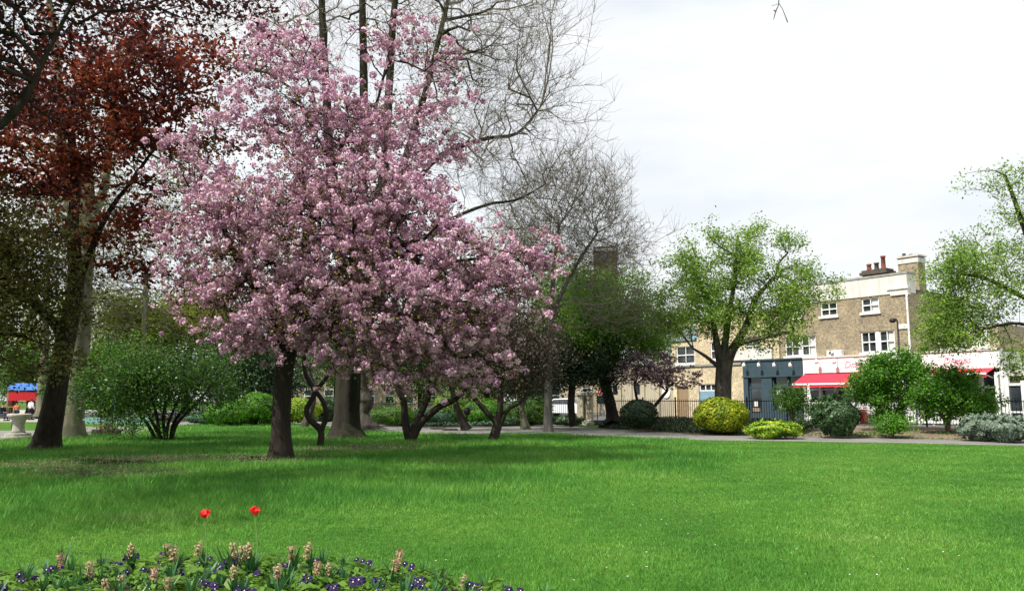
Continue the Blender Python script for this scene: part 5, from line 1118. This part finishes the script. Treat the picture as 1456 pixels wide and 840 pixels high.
# --- background trees
def bgtree(px, Y, hpx_top, w, m, label, cnt=9000, bark='bark_dark', size=.26, low=560, n=420, twig=None, name='distant_tree'):
    b_ = P(px, 570, Y); b_.z = .2; mid = (hpx_top+low)/2; ry = (low-hpx_top)/2; random.seed(int(px))
    bl = [(px, mid, Y, w*.55, ry*.8, w*Y/FPX*.5, 1)] + [(px+random.uniform(-.7, .7)*w, mid+random.uniform(-.7, .5)*ry, Y+random.uniform(-2, 2), w*.42, ry*.38, w*Y/FPX*.35, 1) for _ in range(6)]
    tree(name, label, 'tree', b_, [stem(b_, [(px, 545), (px+4, 500), (px+8, mid)], Y, [.4, .34, .2], .4)], B(*bl), M[bark], n=n, clump=1.0, per=8, r_tip=.02, twig=twig, foliage=[('foliage', M[m], cnt, size, .5)] if cnt else [], seg=.9)
BG = [(170, 76, 395, 75, 'olivegreen', 'pale yellow green willow like tree in the distance right of the plane trunk', 26000), (265, 80, 420, 70, 'olivegreen', 'pale spring green tree in the distance above the big shrub', 22000), (20, 88, 400, 90, 'olivegreen', 'pale spring green tree in the distance above the play tower', 16000),
      (150, 62, 505, 60, 'mid_leaf', 'dense green tree behind the teal frame', 12000), (330, 70, 480, 70, 'deep_leaf', 'dark green tree behind the seated person', 14000), (395, 74, 500, 50, 'deep_leaf', 'dark green tree just left of the cherry trunk in the distance', 9000),
      (-60, 85, 430, 90, 'mid_leaf', 'green tree beyond the playground at the left edge', 9000), (45, 82, 500, 60, 'mid_leaf', 'green tree directly behind the play tower', 8000),
      (600, 84, 500, 60, 'mid_leaf', 'green tree in front of the distant terrace behind the forked tree', 7000), (700, 78, 505, 60, 'lime_leaf', 'bright green distant tree behind the leaning limb', 10000), (745, 66, 470, 55, 'dark_leaf', 'black green evergreen tree behind the brown twiggy tree', 14000), (480, 90, 470, 60, 'mid_leaf', 'green tree in the distance behind the great trunk', 7000),
      (690, 70, 440, 55, 'deep_leaf', 'dark tree behind the lower right cherry blossom', 9000)]
for px, Y, tp_, w, m, lab, cnt in BG: bgtree(px, Y, tp_, w, m, lab, cnt, low=572)
for px, Y, tp_, w, lab in ((60, 70, 190, 110, 'bare pale limbed tree in the distance at the left'), (200, 72, 230, 100, 'bare tree in the distance between maple and cherry'), (350, 80, 250, 110, 'bare tree in the distance behind the cherry'), (660, 75, 300, 100, 'bare tree in the distance behind the right side of the cherry'), (930, 78, 430, 60, 'thin bare tree in the distance above the cream building')):
    bgtree(px, Y, tp_, w, 'olivegreen', lab, 1500, 'bark_pale', .16, 540, 900, (3, 1.4, .014), 'bare_distant_tree')
# tree beyond the house row closing the horizon on the far right
bgtree(1520, 70, 470, 60, 'mid_leaf', 'green tree beyond the shops at the far right edge', 6000)
# overhanging twig top right belongs to a tree standing right of the viewer
bW = Vector((9.5, 4.5, 0))
oh = empty('overhanging_tree', bW, label='bare tree beside the viewer, one twig hanging in at the top', cat='tree')
tipp = P(1100, 28, 9) - bW; elb = P(1108, -10, 9.1)-bW; up1 = P(1130, -140, 9.0)-bW
mb_pts = [Vector((0, 0, 0)), Vector((0, 0, 3)), Vector((-.2, .3, 6)), Vector((-1.2, 1.5, 8.2)), up1+Vector((.6, -.3, 1.2)), up1, elb]
A = np.array([list(p) for p in stem(mb_pts[0], [], 0, [.1], 1)[0]]) if 0 else np.array([list(p) for p in mb_pts])
wood('trunk', A, [-1, 0, 1, 2, 3, 4, 5], np.array([.25, .2, .16, .09, .04, .014, .007]), M['bark_brown'], oh)
mb = MB(); mb.tube([elb, P(1107, 8, 9.1)-bW, P(1103, 16, 9)-bW, tipp], [.007, .006, .008, .004], 5); mb.tube([P(1107, 4, 9.1)-bW, P(1113, 14, 9.1)-bW, P(1120, 32, 9.1)-bW], [.004, .004, .007], 5); mb.tube([P(1107, 6, 9.1)-bW, P(1097, 9, 9.1)-bW], .003, 4); mb.tube([P(1104, 17, 9)-bW, P(1100, 15, 9)-bW], .007, 4)
mb.build('twig', M['bark_brown'], oh)

# ================================================================== FLOWER BED
def tulip(px, py, Y, label):
    h = P(px, py, Y); r = empty('tulip', (h.x+.02, h.y, .05), label=label, cat='flower', group=None); H = h.z-.05
    mb = MB(); mb.tube([(0, 0, 0), (.015, 0, H*.5), (-.02, 0, H-.03)], [.008, .007, .006], 6); mb.build('stem', M['pansyleaf2'], r)
    mb = MB()
    for k in range(6):
        rq = random.Random(k+int(px)); a = k*math.pi/3+rq.uniform(-.25, .25); q = .026 if k % 2 else .03; c, s = math.cos(a), math.sin(a); tx, ty = -s, c; vs = []
        for j, (rr, zz, ww) in enumerate(((.006, -.03, .006), (.028, -.014, .017), (.037+rq.uniform(0, .008), .01, .02), (.036+rq.uniform(-.008, .014), .03, .014), (.017+rq.uniform(-.012, .012), .046+rq.uniform(-.004, .006), .008))):
            vs += [(c*rr+tx*ww-.02, s*rr+ty*ww, H+zz), (c*rr-tx*ww-.02, s*rr-ty*ww, H+zz)]
        mb.add(vs, [(2*j, 2*j+1, 2*j+3, 2*j+2) for j in range(4)])
    mb.build('flower', M['tulip'], r)
    mb = MB()
    for k in range(3):
        a = k*2.1+px; Lh = .28; vs = []
        for j in range(5): t = j/4; w = .022*math.sin(math.pi*min(.95, t*.85+.12)); x = .1*t*t; z = Lh*t-.06*t*t; vs += [(math.cos(a)*x-math.sin(a)*w, math.sin(a)*x+math.cos(a)*w, z), (math.cos(a)*x+math.sin(a)*w, math.sin(a)*x-math.cos(a)*w, z)]
        mb.add(vs, [(2*j, 2*j+1, 2*j+3, 2*j+2) for j in range(4)])
    mb.build('leaves', M['strap'], r)
M['tulip'] = leafmat('red_tulip_petal', [(.42, .01, .012), (.75, .02, .02), (.85, .05, .04)], .12, 30, .4)
M['pansyleaf2'] = leafmat('tulip_stem', [(.13, .25, .06), (.2, .34, .1)], .1, 6)
M['strap'] = leafmat('strap_leaf', [(.02, .075, .025), (.04, .13, .04), (.08, .2, .06)], .25, 4, .35)
M['broad'] = leafmat('bluish_tulip_leaf', [(.1, .22, .12), (.16, .3, .17)], .25, 4, .45)
M['tan'] = leafmat('faded_hyacinth', [(.26, .18, .09), (.45, .34, .19), (.6, .5, .33)], .25, 9, .8)
M['peach'] = leafmat('faded_pink_hyacinth', [(.3, .17, .1), (.48, .32, .2), (.6, .44, .32)], .25, 9, .8)
M['pansy'] = leafmat('purple_pansy', [(.012, .006, .04), (.022, .008, .07), (.04, .015, .11)], .2, 9, .6)
M['pansyeye'] = plain('pansy_eye', (.75, .7, .5), .6)
M['pansyleaf'] = leafmat('pansy_leaf', [(.07, .16, .02), (.13, .26, .035), (.2, .34, .05)], .35, 6, .45)
tulip(291.5, 731.5, 7.35, 'red tulip on the left, the lower of the two tulips')
tulip(363, 727, 7.45, 'red tulip on the right, the taller of the two tulips')
def straps(n, Lh, w, spread, curve, rng):
    mb = MB()
    for k in range(n):
        a = rng.uniform(0, 6.28); l = Lh*rng.uniform(.7, 1.15); sp = spread*rng.uniform(.3, 1.2); tw = rng.uniform(-.5, .5); vs = []
        for j in range(6):
            t = j/5; ww = w*math.sin(math.pi*min(.97, .2+t*.78)); x = sp*t**curve; z = l*(t-.16*t*t); b_ = a+math.pi/2+tw*t
            vs += [(math.cos(a)*x+math.cos(b_)*ww, math.sin(a)*x+math.sin(b_)*ww, z), (math.cos(a)*x-math.cos(b_)*ww, math.sin(a)*x-math.sin(b_)*ww, z)]
        mb.add(vs, [(2*j, 2*j+1, 2*j+3, 2*j+2) for j in range(5)])
    return mb
def make_hyacinth(seed, fm, spike=True):
    rr = random.Random(seed); r = empty('hyacinth')
    straps(rr.randint(9, 14), .24 if spike else .27, .0105, .1, 1.6, rr).build('leaves', M['strap'], r)
    if spike:
        h = rr.uniform(.15, .21); mb = MB(); lean = rr.uniform(-.06, .06); mb.tube([(0, 0, 0), (lean*.5, 0, h*.6), (lean, 0, h+.04)], .004, 5); mb.build('stalk', M['strap'], r)
        k = 90; g_ = np.random.default_rng(seed); a = g_.uniform(0, 6.28, k); q = g_.uniform(.008, .028, k); z = g_.uniform(h-.04, h+.055, k)
        pts = np.stack([lean+q*np.cos(a), q*np.sin(a), z], 1); leafobj('flower_spike', pts, .022, M[fm], r, nrm=np.stack([np.cos(a), np.sin(a), a*0+.3], 1), aspect=.5, fold=.3, rng=g_)
    return r
def make_pansy(seed, flowers=6):
    g_ = np.random.default_rng(seed); r = empty('pansy_plant'); k = 90
    d = unit(g_.normal(size=(k, 3))); d[:, 2] = abs(d[:, 2]); pts = d*np.array([.12, .12, .085])*g_.uniform(.5, 1.05, (k, 1))+np.array([0, 0, .015])
    leafobj('leaves', pts, .05, M['pansyleaf'], r, nrm=d*.5+np.array([0, 0, .6]), aspect=.6, rng=g_)
    for i in range(flowers):
        mb = MB(); eye = MB(); rr_ = []
        a = g_.uniform(0, 6.28); q = g_.uniform(.0, .1); c = Vector((q*math.cos(a), q*math.sin(a), g_.uniform(.1, .135))); n = Vector((g_.uniform(-.5, .5), -1.0+g_.uniform(-.3, .5), g_.uniform(.3, 1.1))).normalized(); t = n.orthogonal().normalized(); b_ = n.cross(t); s = g_.uniform(.015, .02)
        m_ = 25; vs = [c+n*.002]
        for j in range(m_):
            x = 2*math.pi*j/m_; rad_ = s*(1.15+.38*abs(math.sin(x*2.5))**.7); vs.append(c+(t*math.cos(x)+b_*math.sin(x))*rad_+n*(.004*math.sin(5*x)-.004))
        mb.add(vs, [(0, 1+j, 1+(j+1) % m_) for j in range(m_)]); fl = mb.build('flower', M['pansy'], r)
        eye.add([c+(t*math.cos(x)+b_*math.sin(x))*s*.24+n*.006 for x in np.linspace(0, 2*math.pi, 7)[:-1]], [tuple(range(6))]); eye.build('eye', M['pansyeye'], fl)
    return r
def copy_tree(o):
    c = o.copy(); COL.objects.link(c)
    for ch in [x for x in o.children]:
        d = ch.copy(); COL.objects.link(d); d.parent = c
        for g_ in [x for x in ch.children]: e_ = g_.copy(); COL.objects.link(e_); e_.parent = d
    return c
bpy.context.view_layer.update()
HY = [make_hyacinth(s, 'peach' if s == 3 else 'tan') for s in (1, 2, 3, 4)]; HL = [make_hyacinth(s, 'tan', False) for s in (8, 9)]
PN = [make_pansy(s, f) for s, f in ((11, 4), (12, 3), (13, 5), (14, 2))]; PL = [make_pansy(s, 0) for s in (15, 16)]
for i, h in enumerate(HL): h.name = 'bulb_plant'
for i, h in enumerate(PL): h.name = 'leafy_plant'
def put(protos, used, x, y, label, cat, group, s=1.0):
    i = random.randrange(len(protos)); o = protos[i]
    if id(o) in used: o = copy_tree(protos[i])
    else: used.add(id(o))
    z = .006+.06*math.sin(min(1, max(0, (bed_y(x)-y)/(bed_y(x)-3.6))*3)*math.pi/2)
    o.location = (x, y, z-.005); o.rotation_euler = (0, 0, random.uniform(-.9, .9)); o.scale = (s, s, s*random.uniform(.9, 1.1)); tag(o, label, cat, group); return o
used = set(); HYS = []
# hand placed hyacinths where the photograph shows their spikes: head pixel
for (px, py, Y) in ((78, 796, 6.9), (117, 803, 6.7), (190, 776, 7.5), (240, 767, 7.6), (253, 775, 7.3), (288, 763, 7.5), (322, 775, 7.3), (335, 776, 7.2), (357, 780, 7.2), (418, 766, 7.5), (443, 778, 7.3), (445, 800, 6.8), (240, 818, 6.4), (335, 812, 6.5), (140, 826, 6.3), (400, 806, 6.6), (563, 784, 7.1), (556, 797, 6.9), (663, 822, 6.5), (165, 820, 6.4), (218, 808, 6.6), (385, 812, 6.6), (470, 806, 6.8)):
    p = P(px, py, Y); y = min(Y, bed_y(p.x)-.06); s = max(.7, min(1.3, (P(px, py, y).z-.05)/.225)); HYS.append((p.x, put(HY, used, p.x, y, 'x', 'flower', 'faded hyacinths in the flower bed', s)))
ORD = 'first second third fourth fifth sixth seventh eighth ninth tenth eleventh twelfth thirteenth fourteenth fifteenth sixteenth seventeenth eighteenth nineteenth twentieth twenty-first twenty-second twenty-third'.split()
for i, (x_, o_) in enumerate(sorted(HYS, key=lambda q: q[0])): o_['label'] = f'faded tan hyacinth spike, {ORD[i]} from the left in the flower bed'
placed = []
def scatter(n, protos, label, cat, group, md, s0, s1, front=3.9):
    c = 0; tries = 0
    while c < n and tries < 6000:
        tries += 1; y = random.uniform(5.9, 7.9); x = random.uniform(-5.6, 1.4)
        if y > bed_y(x)-.05 or abs(x) > y*.68 : continue
        if any((x-a)**2+(y-b)**2 < md*md for a, b in placed): continue
        placed.append((x, y)); put(protos, used, x, y, label, cat, group, random.uniform(s0, s1)); c += 1
scatter(64, PN, 'clump of dark purple pansies in the flower bed', 'flower', 'purple pansy clumps in the flower bed', .13, 1.0, 1.4)
scatter(95, PL, 'low light green leafy plant without flowers in the flower bed', 'plant', 'flowerless leafy plants in the flower bed', .1, 1.2, 2.0)
placed = []
scatter(48, HL, 'tuft of dark green bulb leaves in the flower bed', 'plant', 'tufts of bulb leaves in the flower bed', .17, .8, 1.2)
def broad(px, py, label):
    g = G(px, py); r = empty('broad_leaf_plant', (g.x, g.y, .05), label=label, cat='plant'); rr = random.Random(px); straps(7, .24, .026, .16, 1.6, rr).build('leaves', M['broad'], r)
broad(60, 840, 'clump of broad bluish green leaves at the left of the flower bed'); broad(292, 848, 'clump of broad bluish green leaves below the left tulip')
bpy.context.view_layer.update()
